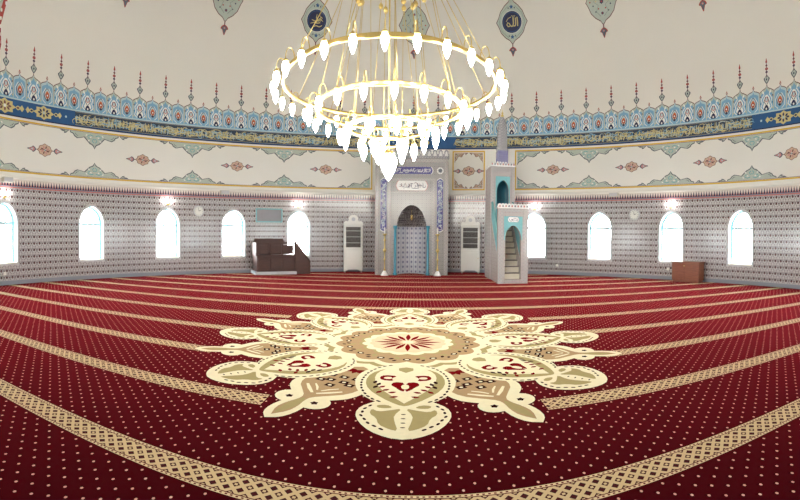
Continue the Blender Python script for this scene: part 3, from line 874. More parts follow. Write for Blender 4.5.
def rowdots(P, path, n, w, l, m, layer):
    # small dashes across a path
    segs = [math.dist(path[i], path[i + 1]) for i in range(len(path) - 1)]; T = sum(segs)
    for k in range(n):
        d = T * (k + .5) / n; i = 0
        while i < len(segs) - 1 and d > segs[i]: d -= segs[i]; i += 1
        a, b = path[i], path[i + 1]; t = d / segs[i]
        x, y = a[0] + (b[0] - a[0]) * t, a[1] + (b[1] - a[1]) * t
        an = math.atan2(b[1] - a[1], b[0] - a[0])
        P.add(tf(ellipse(l, w, 6), 1, an + PI / 2 * 0, x, y), m, layer)
def drop_petal(rot):
    # local v = distance from the medallion centre, u = sideways
    P = Paint()
    crown = mirror_close(smooth([(0, 2.475), (.10, 2.455), (.22, 2.375), (.31, 2.25), (.355, 2.11), (.33, 1.98), (.24, 1.88), (.14, 1.80)], 1, False)[::-1])
    P.add(crown, 'cream', 1)
    heart_h = [(0, .88), (.16, .92), (.32, 1.02), (.42, 1.18), (.455, 1.36), (.43, 1.56), (.36, 1.74), (.24, 1.87), (.10, 1.95), (0, 2.0)]
    hh = smooth(heart_h, 1, False)
    P.add(mirror_close(hh), 'cream', 2)
    def sh(f, c=1.42): return mirror_close([(x * f, c + (y - c) * f) for x, y in hh])
    P.add(mirror_close(smooth([(0, 1.02), (.20, 1.05), (.33, 1.20), (.36, 1.42), (.31, 1.62), (.18, 1.80), (.05, 1.93), (0, 1.95)], 1, False)), 'wooltan', 3)
    P.add(mirror_close(smooth([(0, 1.0), (.17, 1.03), (.27, 1.17), (.285, 1.36), (.22, 1.58), (.10, 1.76), (0, 1.90)], 1, False)), 'cream', 4)
    P.add(tf([(0, 0), (.07, .03), (.07, .1), (0, .17), (-.07, .1), (-.07, .03)], 1, 0, 0, 1.0), 'wooltan', 5)
    for s in (-1, 1):
        path = [(s * .39 * 1.0 * math.sin(t) ** .8 + 0, 1.42 - .50 * math.cos(t)) for t in [i * PI * .8 / 12 + .25 for i in range(13)]]
        rowdots(P, path, 17, .012, .025, 'wooldark', 6)
        # two upper blossoms
        P.add([(s * x, y) for x, y in smooth([(.07, 1.26), (.20, 1.24), (.24, 1.30), (.22, 1.38), (.10, 1.40), (.13, 1.33)], 1)], 'woolred', 5)
        P.add(ellipse(.04, .03, 10, s * .16, 1.32), 'cream', 6)
        for x, y, a in ((.22, 1.45, .3), (.17, 1.52, .8), (.26, 1.40, .2), (.13, 1.60, 1.0), (.19, 1.64, .7), (.07, 1.66, 1.2), (.24, 1.52, .4), (.05, 1.76, 1.3)):
            P.add(tf(leaf(.075, .019), 1, -s * a, s * x, y), 'wooldark' if (x * 100) % 2 < 1 else 'woolred', 5)
        P.add([(s * x, y) for x, y in smooth([(.0, 1.44), (.10, 1.42), (.13, 1.50), (.08, 1.56), (.05, 1.62), (.0, 1.66)], 1)], 'woolred', 5)
        # crown leaf shapes
        P.add([(s * x, y) for x, y in smooth([(.01, 1.99), (.10, 2.03), (.19, 2.06), (.24, 2.01), (.25, 2.10), (.19, 2.17), (.17, 2.27), (.09, 2.34), (.03, 2.36), (.06, 2.22), (.07, 2.12)], 1)], 'wooltan', 3)
        P.add([(s * x, y) for x, y in smooth([(.08, 1.98), (.13, 1.93), (.21, 1.94), (.20, 1.99), (.14, 2.00)], 1)], 'wooltan', 5)
        rowdots(P, [(s * .24, 1.93), (s * .30, 2.03), (s * .305, 2.14), (s * .24, 2.26), (s * .12, 2.36)], 8, .012, .023, 'wooldark', 6)
    P.add(ellipse(.035, .06, 12, 0, 1.54), 'cream', 6)
    for y in (2.10, 2.17, 2.24, 2.31): P.add(ellipse(.018, .008, 8, 0, y), 'wooldark', 5)
    P.build('teardrop_petal', map_floor(MC[0], MC[1], rot), medo, lay=.00015, base=.0148)
def berry_petal(rot):
    P = Paint()
    body = mirror_close(smooth([(0, .98), (.18, 1.12), (.31, 1.38), (.36, 1.66), (.32, 1.86), (.22, 1.97), (.12, 2.04), (0, 2.06)], 1, False))
    P.add(body, 'cream', -2)
    for s in (-1, 1): P.add(ellipse(.135, .125, 20, s * .115, 2.09), 'cream', -1.6 + s * .2)
    P.add(mirror_close(smooth([(0, 2.05), (.07, 2.08), (.11, 2.20), (.115, 2.34), (.08, 2.46), (0, 2.53)], 1, False)), 'cream', -.8)
    P.add(mirror_close(smooth([(0, 1.10), (.14, 1.18), (.25, 1.38), (.29, 1.62), (.25, 1.80), (.12, 1.93), (.035, 2.02), (.03, 2.1), (.06, 2.22), (.06, 2.34), (0, 2.46)], 1, False)), 'woolbrown', 0)
    P.add(mirror_close(smooth([(0, 2.05), (.03, 2.1), (.05, 2.22), (.03, 2.35), (0, 2.43)], 1, False)), 'wooltan', 1)
    for x, y in ((-.13, 1.46), (0, 1.46), (.13, 1.46), (-.07, 1.58), (.07, 1.58), (-.15, 1.62), (.15, 1.62), (0, 1.70)):
        P.add(tf([(-.042, -.034), (.042, -.034), (.042, .034), (-.042, .034)], 1, 0, x, y), 'wooldark', 1)
        P.add(ellipse(.019, .017, 8, x, y), 'cream', 2)
    for j in range(5):
        P.add(tf(leaf(.11, .026), 1, (j - 2) * .75, 0, 1.22), 'woolred', 1)
    for s in (-1, 1):
        P.stroke([(s * .02, 1.93), (s * .10, 1.86), (s * .18, 1.78)], .035, 'cream', 1)
        P.stroke([(s * .02, 1.86), (s * .06, 1.80), (s * .12, 1.74)], .022, 'cream', 1)
        for j in range(5): P.add(tf(leaf(.034, .014), 1, j * 2 * PI / 5, s * .125, 2.10), 'wooldark', 1)
    P.build('berry_petal', map_floor(MC[0], MC[1], rot), medo, lay=.00015, base=.0143)
for k in range(8): berry_petal(2 * PI * k / 8 + PI / 8)
for k in range(8): drop_petal(2 * PI * k / 8)

# ------------------------------------------------------------------ mihrab (prayer niche)
def merlon(w, h):
    return mirror_close([(w * .5, 0), (w * .5, h * .35), (w * .30, h * .5), (w * .38, h * .68), (w * .2, h * .86), (0, h)])
def arched_panel(bm, x0, x1, z0, z1, y, depth, cx, hw, spr, apx, sill=None, mi=0, rev=None, n=24, p=1.9, q=.60):
    # front face with an arched opening, thickness going back to y+depth
    xs = [x0] + [cx + hw * -math.cos(PI * k / n) for k in range(n + 1)] + [x1]
    def quad(ps, m):
        f = bm.faces.new([bm.verts.new(v) for v in ps]); f.material_index = m
    rev = mi if rev is None else rev
    sl = z0 if sill is None else sill
    for yy, fl in ((y, 1), (y + depth, -1)):
        for i, (a, b) in enumerate(zip(xs, xs[1:])):
            if i == 0 or i == len(xs) - 2:
                quad([(a, yy, z0), (b, yy, z0), (b, yy, z1), (a, yy, z1)][::fl], mi)
            else:
                za = arch((a - cx) / hw, spr, apx, p, q); zb = arch((b - cx) / hw, spr, apx, p, q)
                quad([(a, yy, za), (b, yy, zb), (b, yy, z1), (a, yy, z1)][::fl], mi)
                if sl > z0: quad([(a, yy, z0), (b, yy, z0), (b, yy, sl), (a, yy, sl)][::fl], mi)
    for a, b in zip(xs[1:-1], xs[2:-1]):
        za = arch((a - cx) / hw, spr, apx, p, q); zb = arch((b - cx) / hw, spr, apx, p, q)
        quad([(a, y, za), (a, y + depth, za), (b, y + depth, zb), (b, y, zb)], rev)
    if sl > z0: quad([(cx - hw, y, sl), (cx + hw, y, sl), (cx + hw, y + depth, sl), (cx - hw, y + depth, sl)], rev)
    quad([(cx - hw, y, sl), (cx - hw, y + depth, sl), (cx - hw, y + depth, spr), (cx - hw, y, spr)], rev)
    quad([(cx + hw, y, spr), (cx + hw, y + depth, spr), (cx + hw, y + depth, sl), (cx + hw, y, sl)], rev)
    quad([(x0, y + depth, z0), (x0, y, z0), (x0, y, z1), (x0, y + depth, z1)], mi)
    quad([(x1, y, z0), (x1, y + depth, z0), (x1, y + depth, z1), (x1, y, z1)], mi)
    quad([(x0, y, z1), (x1, y, z1), (x1, y + depth, z1), (x0, y + depth, z1)], mi)

MX, MY = -.035, 7.80
mih = thing('mihrab', 'tall grey tiled prayer niche with pointed arch and navy calligraphy panels on the far wall', 'prayer niche', (MX, MY, 0))
bm = bmesh.new()
arched_panel(bm, -1.24, 1.24, 0.0160, 3.98, 0, .08, 0, .50, 1.68, 2.40)
box(bm, -1.24, -1.16, .08, 1.36, 0.0160, 3.98); box(bm, 1.16, 1.24, .08, 1.36, 0.0160, 3.98); box(bm, -1.16, 1.16, .08, 1.36, 3.90, 3.98)
obj('surround', bm, 'greytile', mih)
bm = bmesh.new()
for x0, x1 in ((-1.24, -1.12), (1.12, 1.24), (-.80, -.70), (.70, .80)): box(bm, x0, x1, -.03, 0, .0145, 3.96 if abs(x0) > 1 or abs(x1) > 1 else 3.30, 0, .008)
box(bm, -1.12, 1.12, -.03, 0, 3.84, 3.96, 0, .008); box(bm, -.70, .70, -.03, 0, 3.22, 3.30, 0, .008); box(bm, -.70, .70, -.025, 0, 2.80, 2.86, 0, .006)
obj('border_moulding', bm, 'bordertile', mih)
bm = bmesh.new()
box(bm, -1.26, 1.26, -.05, .12, 3.98, 4.03, 0, .01)
for k in range(13):
    c = -1.26 + 2.52 * (k + .5) / 13
    prism(bm, [(c + x, 4.03 + z) for x, z in merlon(.19, .27)], -.03, .03)
    prism(bm, [(c + x, 4.06 + z) for x, z in merlon(.11, .17)], -.042, -.03, 1)
obj('crest', bm, ['creststone', 'whitetile'], mih)
# niche vault
bm = bmesh.new(); NV, NA = 26, 20
def nring(z):
    if z <= 1.68: w = .5
    else:
        lo, hi = 0.0, 1.0
        for _ in range(30):
            t = (lo + hi) / 2
            if arch(t, 1.68, 2.40, 1.9, .60) > z: lo = t
            else: hi = t
        w = .5 * lo
    return [(-w * math.cos(PI * k / NA), .08 + .62 * (w / .5) * math.sin(PI * k / NA), z) for k in range(NA + 1)]
zs = [.0145, .5, 1.0, 1.5, 1.68] + [1.68 + .715 * math.sin(PI / 2 * k / 16) for k in range(1, 17)]
rg = [[bm.verts.new(p) for p in nring(z)] for z in zs]
for j, (a, b) in enumerate(zip(rg, rg[1:])):
    for k in range(NA):
        f = bm.faces.new((a[k], a[k + 1], b[k + 1], b[k])); f.smooth = True; f.material_index = 0 if zs[j] < 1.6 else 1
obj('niche', bm, ['nichetile', 'muqarnas'], mih)
bm = bmesh.new()
for z, rr_ in ((1.72, .47), (1.86, .44), (2.0, .385), (2.13, .30)):
    n2 = max(4, int(rr_ * 30))
    for k in range(n2):
        a = PI * (k + .5) / n2
        cx_, cy_ = -rr_ * math.cos(a), .08 + .62 * rr_ / .5 * math.sin(a) * .93
        lathe(bm, [(0, -.06), (.03, -.02), (.035, .03), (.02, .06), (0, .07)], 8, cx_, cy_, 0, z)
obj('muqarnas', bm, 'muqarnas', mih)
for s in (-1, 1):
    bm = bmesh.new(); lathe(bm, [(.065, 0), (.065, .06), (.045, .09), (.042, 1.56), (.06, 1.60), (.065, 1.68), (0, 1.68)], 14)
    o = obj('niche_column', bm, 'tealtile', mih); o.location = (s * .555, -.03, .0145)
def framed_script(parent, name, cx, cz, w, h, y, ground, ink, seed, vert=False, n=30, rim='whitetile', sw=.02, layer0=0):
    P = Paint(); r = min(w, h) / 2
    if w >= h: o = [(cx + w / 2 - r * .1, cz)] and [(cx + sx * (w / 2 - r * .55 + dx * r * .55), cz + dz * h / 2) for sx, dx, dz in ((1, 0, -1), (1, .6, -.62), (1, 1, 0), (1, .6, .62), (1, 0, 1), (-1, 0, 1), (-1, .6, .62), (-1, 1, 0), (-1, .6, -.62), (-1, 0, -1))]
    else: o = [(cx + dx * w / 2, cz + sz * (h / 2 - r * .9 + dz * r * .9)) for dx, sz, dz in ((1, -1, .2), (1, 1, .2), (.62, 1, .6), (0, 1, 1), (-.62, 1, .6), (-1, 1, .2), (-1, -1, .2), (-.62, -1, .6), (0, -1, 1), (.62, -1, .6))]
    P.add(o, rim, 0); P.add(grow(o, .96 if w > h else .965, (cx, cz)), ground, 1)
    rr = random.Random(seed)
    Q = Paint()
    if not vert: scribble(P, cx - w / 2 + r * .7, cx + w / 2 - r * .7, cz - h * .36, cz + h * .36, ink, n, sw, 2, rr)
    else:
        for k in range(n):
            z = cz - h / 2 + r * 1.2 + (h - 2.4 * r) * (k + .5) / n
            a0 = rr.uniform(0, 6); da = rr.uniform(2.5, 5); q = w * rr.uniform(.16, .3)
            P.stroke([(cx + rr.uniform(-.04, .04) + q * math.cos(a0 + da * j / 7), z + q * math.sin(a0 + da * j / 7)) for j in range(8)], sw, ink[rr.randrange(len(ink))], 2)
    return P.build(name, map_front(0, y), parent, lay=.003, base=.003)
framed_script(mih, 'inscription_panel', 0, 3.57, 1.46, .25, 0, 'lilac', ['whitetile'], 3, n=60, sw=.016)
framed_script(mih, 'white_cartouche', 0, 3.06, 1.10, .34, 0, 'whitetile', ['greyline', 'navy', 'outline'], 5, n=22, rim='pinkpaint', sw=.018)
for s in (-1, 1):
    framed_script(mih, 'calligraphy_panel', s * .96, 2.40, .22, 1.86, 0, 'lilac', ['whitetile', 'paleblue'], 11 + s, True, n=46, sw=.016)
    P = Paint(); P.add([(s * .96 + .12 * math.cos(PI / 8 + PI / 4 * k), 3.57 + .12 * math.sin(PI / 8 + PI / 4 * k)) for k in range(8)], 'whitetile', 0)
    for k in range(8): P.add(tf(leaf(.09, .02), 1, k * PI / 4, s * .96, 3.57), 'greyline', 1)
    P.build('rosette', map_front(0, 0), mih)
# carpet tongue inside the niche is the fitted carpet itself (niche stands on it)
hl = thing('hanging_lamp', 'small brass oil lamp hanging inside the arch of the prayer niche', 'lamp', (MX, MY + .25, 2.0))
bm = bmesh.new(); tube(bm, [(0, 0, .08), (0, 0, .27)], .006, 6); obj('chain', bm, 'brass', hl)
bm = bmesh.new(); lathe(bm, [(0, -.12), (.02, -.1), (.05, -.04), (.035, .02), (.05, .06), (0, .08)], 12); obj('lamp_body', bm, 'brass', hl)

def candlestick(x, label):
    t = thing('candlestick', label, 'candlestick', (x, 7.56, .0142), 0, 'tall brass candlesticks flanking the prayer niche')
    bm = bmesh.new(); lathe(bm, [(0, 0), (.13, 0), (.13, .03), (.10, .06), (.07, .12), (.04, .16), (0, .17)], 20); obj('base', bm, 'whitetile', t)
    bm = bmesh.new(); lathe(bm, [(0, .16), (.045, .17), (.02, .24), (.018, .50), (.045, .54), (.02, .58), (.018, .76), (.05, .82), (.055, .87), (.02, .92), (.018, 1.15), (.05, 1.19), (.02, 1.23), (.02, 1.34), (.07, 1.38), (.075, 1.40), (0, 1.40)], 14); obj('stem', bm, 'brass', t)
    bm = bmesh.new(); lathe(bm, [(.026, 1.40), (.026, 1.60), (.01, 1.61), (0, 1.63)], 12); obj('candle', bm, 'whitetile', t)
candlestick(-.93, 'tall brass candlestick on white foot, left side of the prayer niche')
candlestick(.84, 'tall brass candlestick on white foot, right side of the prayer niche')

# ------------------------------------------------------------------ minbar (stepped pulpit)
BX = 2.84; G0 = 5.12; T0 = 6.46; T1 = 7.40
mb = thing('minbar', 'tall grey tiled stepped pulpit with turquoise arches and a slim spire', 'pulpit', (BX, 0, 0))
bm = bmesh.new(); arched_panel(bm, -.44, .44, .0125, 2.14, G0, .16, 0, .235, 1.30, 1.66, sill=.13)
obj('gate', bm, 'pinktile', mb)
bm = bmesh.new()
for s in (-1, 1): box(bm, s * .36 - .07, s * .36 + .07, G0 - .02, G0, .0125, 2.12, 0, .006)
box(bm, -.29, .29, G0 - .02, G0, 2.04, 2.12, 0, .006)
obj('gate_border', bm, 'bordertile', mb)
P = Paint()
n = 20; top = [(.27, 1.92), (-.27, 1.92)]
low = [(-.27, 1.25)] + [(-.235, 1.25)] + [(.235 * -math.cos(PI * k / n), arch(-math.cos(PI * k / n), 1.30, 1.66, 1.9, .60)) for k in range(n + 1)] + [(.235, 1.25), (.27, 1.25)]
P.add(low + top, 'tealtile2', 0)
P.build('spandrel_panel', map_front(0, G0), mb)
framed_script(mb, 'white_cartouche', 0, 1.83, .34, .15, G0 - .006, 'whitetile', ['greyline', 'navy'], 8, n=9, sw=.012, rim='greyline')
def crest_part(name, x0, x1, y, z, n, h, d, parent):
    bm = bmesh.new(); box(bm, x0 - .02, x1 + .02, y - .03, y + d + .03, z, z + .04, 0, .006)
    for yy in (y - .02, y + d - .01):
        for k in range(n):
            c = x0 + (x1 - x0) * (k + .5) / n
            prism(bm, [(c + a, z + .04 + b) for a, b in merlon((x1 - x0) / n * .98, h)], yy, yy + .03)
            prism(bm, [(c + a, z + .045 + b) for a, b in merlon((x1 - x0) / n * .42, h * .5)], yy - .008, yy, 1 + k % 2)
    obj(name, bm, ['whitetile', 'redpaint', 'navy'], parent)
crest_part('gate_crest', -.44, .44, G0, 2.14, 10, .11, .16, mb)
# steps
RISE, TREAD = .178, .155
for k in range(8):
    bm = bmesh.new(); y0 = G0 + .18 + k * TREAD; z1 = .13 + RISE * (k + 1)
    box(bm, -.36, .36, y0, T0 + .02, z1 - RISE if k else .0125, z1 - .028, 0)
    box(bm, -.36, .36, y0 - .02, T0 + .02, z1 - .028, z1, 1, .004)
    obj('step', bm, ['marble', 'stepedge'], mb)
# side walls with sloping turquoise balustrades
for s in (-1, 1):
    bm = bmesh.new(); x = s * .33 - .035
    pts = [(G0 + .16, .0125), (T0, .0125), (T0, 1.95), (G0 + .16, .62)]
    a = [bm.verts.new((x - .04, p[0], p[1])) for p in pts]; b = [bm.verts.new((x + .04, p[0], p[1])) for p in pts]
    bm.faces.new(a); bm.faces.new(b[::-1])
    for i in range(4): bm.faces.new((a[i], b[i], b[(i + 1) % 4], a[(i + 1) % 4]))
    bmesh.ops.recalc_face_normals(bm, faces=bm.faces[:])
    obj('side_wall', bm, 'pinktile', mb)
    bm = bmesh.new()
    pts = [(G0 + .16, .62), (T0, 1.95), (T0, 2.42), (G0 + .16, 1.22)]
    a = [bm.verts.new((x - .025, p[0], p[1])) for p in pts]; b = [bm.verts.new((x + .025, p[0], p[1])) for p in pts]
    bm.faces.new(a); bm.faces.new(b[::-1])
    for i in range(4): bm.faces.new((a[i], b[i], b[(i + 1) % 4], a[(i + 1) % 4]))
    bmesh.ops.recalc_face_normals(bm, faces=bm.faces[:])
    tube(bm, [(x, G0 + .16, 1.22), (x, T0, 2.42)], .035, 8)
    obj('balustrade', bm, 'tealtile2', mb)
# tower
bm = bmesh.new(); arched_panel(bm, -.42, .36, .0125, 3.55, T0, .08, -.03, .19, 2.78, 3.12, sill=1.60, rev=0)
box(bm, -.42, -.34, T0 + .08, T1, .0125, 3.55); box(bm, .28, .36, T0 + .08, T1, .0125, 3.55)
box(bm, -.34, .28, T1 - .08, T1, .0125, 3.55); box(bm, -.34, .28, T0 + .08, T1 - .08, 3.47, 3.55); box(bm, -.34, .28, T0 + .08, T1 - .08, 1.54, 1.60)
obj('tower', bm, 'pinktile', mb)
bm = bmesh.new()
box(bm, -.338, .278, T1 - .10, T1 - .082, 1.602, 3.46); box(bm, -.338, -.32, T0 + .082, T1 - .1, 1.602, 3.46); box(bm, .26, .278, T0 + .082, T1 - .1, 1.602, 3.46)
obj('tower_lining', bm, 'tealtile', mb)
P = Paint()
low = [(-.26, 1.6), (-.22, 1.6)] + [(-.03 + .19 * -math.cos(PI * k / n), arch(-math.cos(PI * k / n), 2.78, 3.12, 1.9, .60)) for k in range(n + 1)] + [(.16, 1.6), (.20, 1.6)]
P.add(low + [(.20, 3.24), (-.26, 3.24)], 'tealtile2', 0); P.build('tower_arch_panel', map_front(0, T0), mb)
bm = bmesh.new()
for s in (-1, 1): box(bm, -.03 + s * .335 - .05, -.03 + s * .335 + .05, T0 - .02, T0, .0125, 3.53, 0, .006)
box(bm, -.315, .255, T0 - .02, T0, 3.40, 3.53, 0, .006)
obj('tower_border', bm, 'bordertile', mb)
crest_part('tower_crest', -.42, .36, T0, 3.55, 9, .12, .86, mb)
bm = bmesh.new(); cy = (T0 + T1) / 2
box(bm, -.14, .20, cy - .17, cy + .17, 3.55, 4.12, 1, .01)
lathe(bm, [(.19, 4.12), (.21, 4.16), (.19, 4.2), (.18, 4.22), (.17, 4.6), (.14, 5.0), (.09, 5.16), (.03, 5.24), (0, 5.25)], 8, .03, cy)
obj('spire', bm, ['creststone', 'lilactile'], mb)
bm = bmesh.new(); lathe(bm, [(.02, 5.22), (.055, 5.27), (.02, 5.32), (.04, 5.36), (.012, 5.40), (0, 5.50)], 10, .03, cy); obj('spire_finial', bm, 'brass', mb)

# ------------------------------------------------------------------ white bookcases
def bookcase(x, y, w, rz, label):
    t = thing('bookcase', label, 'bookcase', (x, y, .0142), rz, 'white carved bookcases flanking the prayer niche')
    h = w / 2; D = .32
    bm = bmesh.new()
    box(bm, -h, -h + .04, -D, 0, .12, 1.72, 0, .004); box(bm, h - .04, h, -D, 0, .12, 1.72, 0, .004)
    box(bm, -h + .04, h - .04, -.02, 0, .12, 1.72); box(bm, -h + .04, h - .04, -D, -.02, .12, .16); box(bm, -h + .04, h - .04, -D, -.02, .80, .84)
    box(bm, -h - .02, h + .02, -D - .02, .01, 1.72, 1.77, 0, .008)
    prism(bm, [(-h, .12), (-h, .06), (-h * .7, .06), (-h * .5, .10), (h * .5, .10), (h * .7, .06), (h, .06), (h, .12)], -D, -D + .03)
    obj('carcass', bm, 'whitewood', t)
    bm = bmesh.new(); box(bm, -h + .042, h - .042, -.03, -.021, .845, 1.715); obj('back_panel', bm, 'darkglass', t)
    for z in (1.06, 1.28, 1.50):
        bm = bmesh.new(); box(bm, -h + .042, h - .042, -D + .05, -.032, z, z + .018); obj('shelf', bm, 'whitewood', t)
    bm = bmesh.new()
    half = [(h, 0), (h, .06), (h * .8, .10), (h * .6, .08), (h * .5, .13), (h * .52, .20), (h * .4, .27), (h * .2, .31), (0, .32)]
    prism(bm, [(a, 1.77 + b) for a, b in mirror_close(half)], -D, -D + .04)
    obj('crest_board', bm, 'whitewood', t)
    bm = bmesh.new(); prism(bm, [(.07 * math.cos(k * PI / 8), 1.93 + .07 * math.sin(k * PI / 8)) for k in range(16)], -D - .015, -D); obj('crest_boss', bm, 'greyframe', t)
    d = bmesh.new()
    for a, b, c, e in ((-h + .01, -h + .07, .85, 1.71), (h - .07, h - .01, .85, 1.71), (-h + .07, h - .07, .85, .91), (-h + .07, h - .07, 1.65, 1.71)): box(d, a, b, -D - .022, -D - .002, c, e, 0, .004)
    do = obj('glass_door', d, 'whitewood', t)
    bm = bmesh.new(); box(bm, -h + .07, h - .07, -D - .014, -D - .008, .91, 1.65); obj('door_pane', bm, 'glass', do)
    bm = bmesh.new(); lathe(bm, [(0, 0), (.014, .005), (.014, .02), (0, .026)], 8); k = obj('door_knob', bm, 'brass', do); k.location = (h - .04, -D - .022, 1.25); k.rotation_euler = (PI / 2, 0, 0)
    bm = bmesh.new(); box(bm, -h + .01, h - .01, -D - .02, -D - .002, .14, .82, 0, .004)
    box(bm, -h + .08, h - .08, -D - .032, -D - .02, .21, .75, 0, .01)
    lo = obj('panel_door', bm, 'whitewood', t)
    bm = bmesh.new(); lathe(bm, [(0, 0), (.014, .005), (.014, .02), (0, .026)], 8); k = obj('door_knob', bm, 'brass', lo); k.location = (h - .05, -D - .032, .55); k.rotation_euler = (PI / 2, 0, 0)
    for a in (-1, 1):
        for yy in (-D + .03, -.04):
            bm = bmesh.new(); lathe(bm, [(0, 0), (.02, 0), (.03, .05), (.035, .10), (.03, .12), (0, .12)], 10); o = obj('leg', bm, 'whitewood', t); o.location = (a * (h - .04), yy, 0)
def on_wall(deg, r=R): return (r * math.sin(rad(deg)), r * math.cos(rad(deg)))
x, y = on_wall(-14.0, R - .08); bookcase(x, y, .68, rad(14.0), 'white carved bookcase with glass door, left of the prayer niche')
x, y = on_wall(13.6, R - .08); bookcase(x, y, .68, -rad(13.6), 'white carved bookcase with glass door, between prayer niche and stepped pulpit')

# ------------------------------------------------------------------ wooden preacher's seat (left)
KD = -32.6
x, y = on_wall(KD, R - .06)
ks = thing('preaching_seat', 'dark wooden raised preaching seat with parapet and side stairs, left of the bookcase', 'wooden seat', (x, y, .0142), -rad(KD))
bm = bmesh.new(); box(bm, -.78, .66, -.95, -.02, 0, .10, 0, .01); obj('plinth', bm, 'greyframe', ks)
bm = bmesh.new(); box(bm, -.72, .60, -.90, -.05, .10, .62, 0, .01)
for k in range(3):
    a = -.68 + k * .43; box(bm, a, a + .38, -.925, -.90, .16, .56, 0, .012)
obj('body', bm, 'darkwood', ks)
bm = bmesh.new(); box(bm, -.76, .62, -.93, -.03, .62, .67, 0, .01)
for k in range(3):
    a = -.70 + k * .43; box(bm, a, a + .39, -.905, -.87, .70, 1.00, 0, .008)
for a in (-.74, -.30, .13, .57): box(bm, a, a + .05, -.92, -.86, .67, 1.06, 0, .006)
box(bm, -.76, .64, -.94, -.85, 1.04, 1.10, 0, .01)
box(bm, -.76, -.70, -.86, -.05, .67, 1.08, 0, .006)
obj('parapet', bm, 'darkwood', ks)
bm = bmesh.new(); box(bm, -.66, .40, -.12, -.04, .67, 1.22, 0, .01); box(bm, -.60, .30, -.60, -.12, .67, .84, 0, .02); obj('bench_seat', bm, 'darkwood', ks)
for k in range(4):
    bm = bmesh.new(); z1 = .56 - k * .14; x0 = .60 + k * .13
    box(bm, x0, x0 + .13, -.88, -.20, 0, z1, 0, .006); obj('stair', bm, 'darkwood', ks)
bm = bmesh.new()
pts = [(.60, .02), (1.12, .02), (1.12, .42), (.62, 1.10), (.60, 1.10)]
prism(bm, pts, -.93, -.89); tube(bm, [(.60, -.91, 1.12), (1.14, -.91, .42)], .035, 8)
box(bm, 1.09, 1.15, -.94, -.88, 0, .46, 0, .006)
obj('stair_rail', bm, 'darkwood', ks)

# brown chest on the right
CD = 63.6
x, y = on_wall(CD, R - .05)
ch = thing('wooden_cabinet', 'low red-brown wooden cabinet standing against the tiled wall under the right windows', 'cabinet', (x, y, .0142), -rad(CD))
bm = bmesh.new(); box(bm, -.47, .47, -.40, -.02, .05, .60, 0, .006); box(bm, -.44, .44, -.37, -.05, 0, .05); obj('body', bm, 'brownwood', ch)
bm = bmesh.new(); box(bm, -.50, .50, -.43, 0, .60, .63, 0, .006); obj('top', bm, 'brownwood', ch)
for s in (-1, 1):
    bm = bmesh.new(); box(bm, s * .235 - .225, s * .235 + .225, -.417, -.401, .08, .57, 0, .005); d = obj('door', bm, 'brownwood', ch)
bm = bmesh.new(); lathe(bm, [(0, 0), (.018, 0), (.018, .008), (0, .008)], 10); o = obj('keyhole_plate', bm, 'brass', ch); o.location = (-.03, -.418, .50); o.rotation_euler = (PI / 2, 0, 0)

# ------------------------------------------------------------------ wall fittings
def wall_thing(name, label, cat, deg, z, group=None, r=R):
    x, y = on_wall(deg, r); return thing(name, label, cat, (x, y, z), -rad(deg), group)
def clock(deg, z, label):
    t = wall_thing('wall_clock', label, 'clock', deg, z, 'round white wall clocks')
    bm = bmesh.new(); lathe(bm, [(0, 0), (.19, 0), (.19, .03), (.165, .045), (.16, .03), (0, .03)], 32); o = obj('rim', bm, 'greyframe', t); o.rotation_euler = (PI / 2, 0, 0)
    P = Paint(); P.add(ellipse(.16, .16, 32), 'whitepaint', 0)
    for k in range(12):
        a = k * PI / 6; P.stroke([(.125 * math.sin(a), .125 * math.cos(a)), (.148 * math.sin(a), .148 * math.cos(a))], .014, 'black', 1, False)
    P.build('dial', map_front(0, -.031), t)
    P = Paint(); P.stroke([(0, 0), (.075, .03)], .014, 'black', 0, False); P.stroke([(0, -.01), (-.02, .11)], .01, 'black', 0, False); P.build('hands', map_front(0, -.042), t)
clock(-49.2, 2.17, 'round white wall clock between the left windows')
clock(50.8, 2.15, 'round white wall clock between the right windows')
def sconce(deg, label):
    t = wall_thing('wall_sconce', label, 'wall lamp', deg, 2.38, 'brass wall lamps above windows')
    bm = bmesh.new(); lathe(bm, [(0, 0), (.05, 0), (.045, .015), (0, .02)], 14); o = obj('wall_plate', bm, 'brass', t); o.rotation_euler = (PI / 2, 0, 0)
    bm = bmesh.new(); tube(bm, [(-.065, -.11, .02), (-.05, -.10, -.02), (0, -.02, .0), (.05, -.10, -.02), (.065, -.11, .02)], .009, 8); obj('arm', bm, 'brass', t)
    for s in (-1, 1):
        bm = bmesh.new(); lathe(bm, [(0, 0), (.02, .005), (.03, .03), (.03, .03), (0, .03)], 10); o = obj('lamp_cup', bm, 'brass', t); o.location = (s * .065, -.11, .01)
        bm = bmesh.new(); lathe(bm, [(.018, 0), (.032, .03), (.028, .07), (.008, .11), (0, .12)], 10); b = obj('bulb', bm, 'sconcebulb', o); b.location = (0, 0, .032)
for d, l in ((-91, 'lit brass wall lamp above the leftmost window'), (-56.1, 'lit brass wall lamp above the third window from the left edge'), (-26.5, 'lit brass wall lamp above the window nearest left of the bookcase'),
             (28.1, 'lit brass wall lamp above the window just right of the stepped pulpit'), (59.0, 'lit brass wall lamp above the window by the brown cabinet')): sconce(d, l)
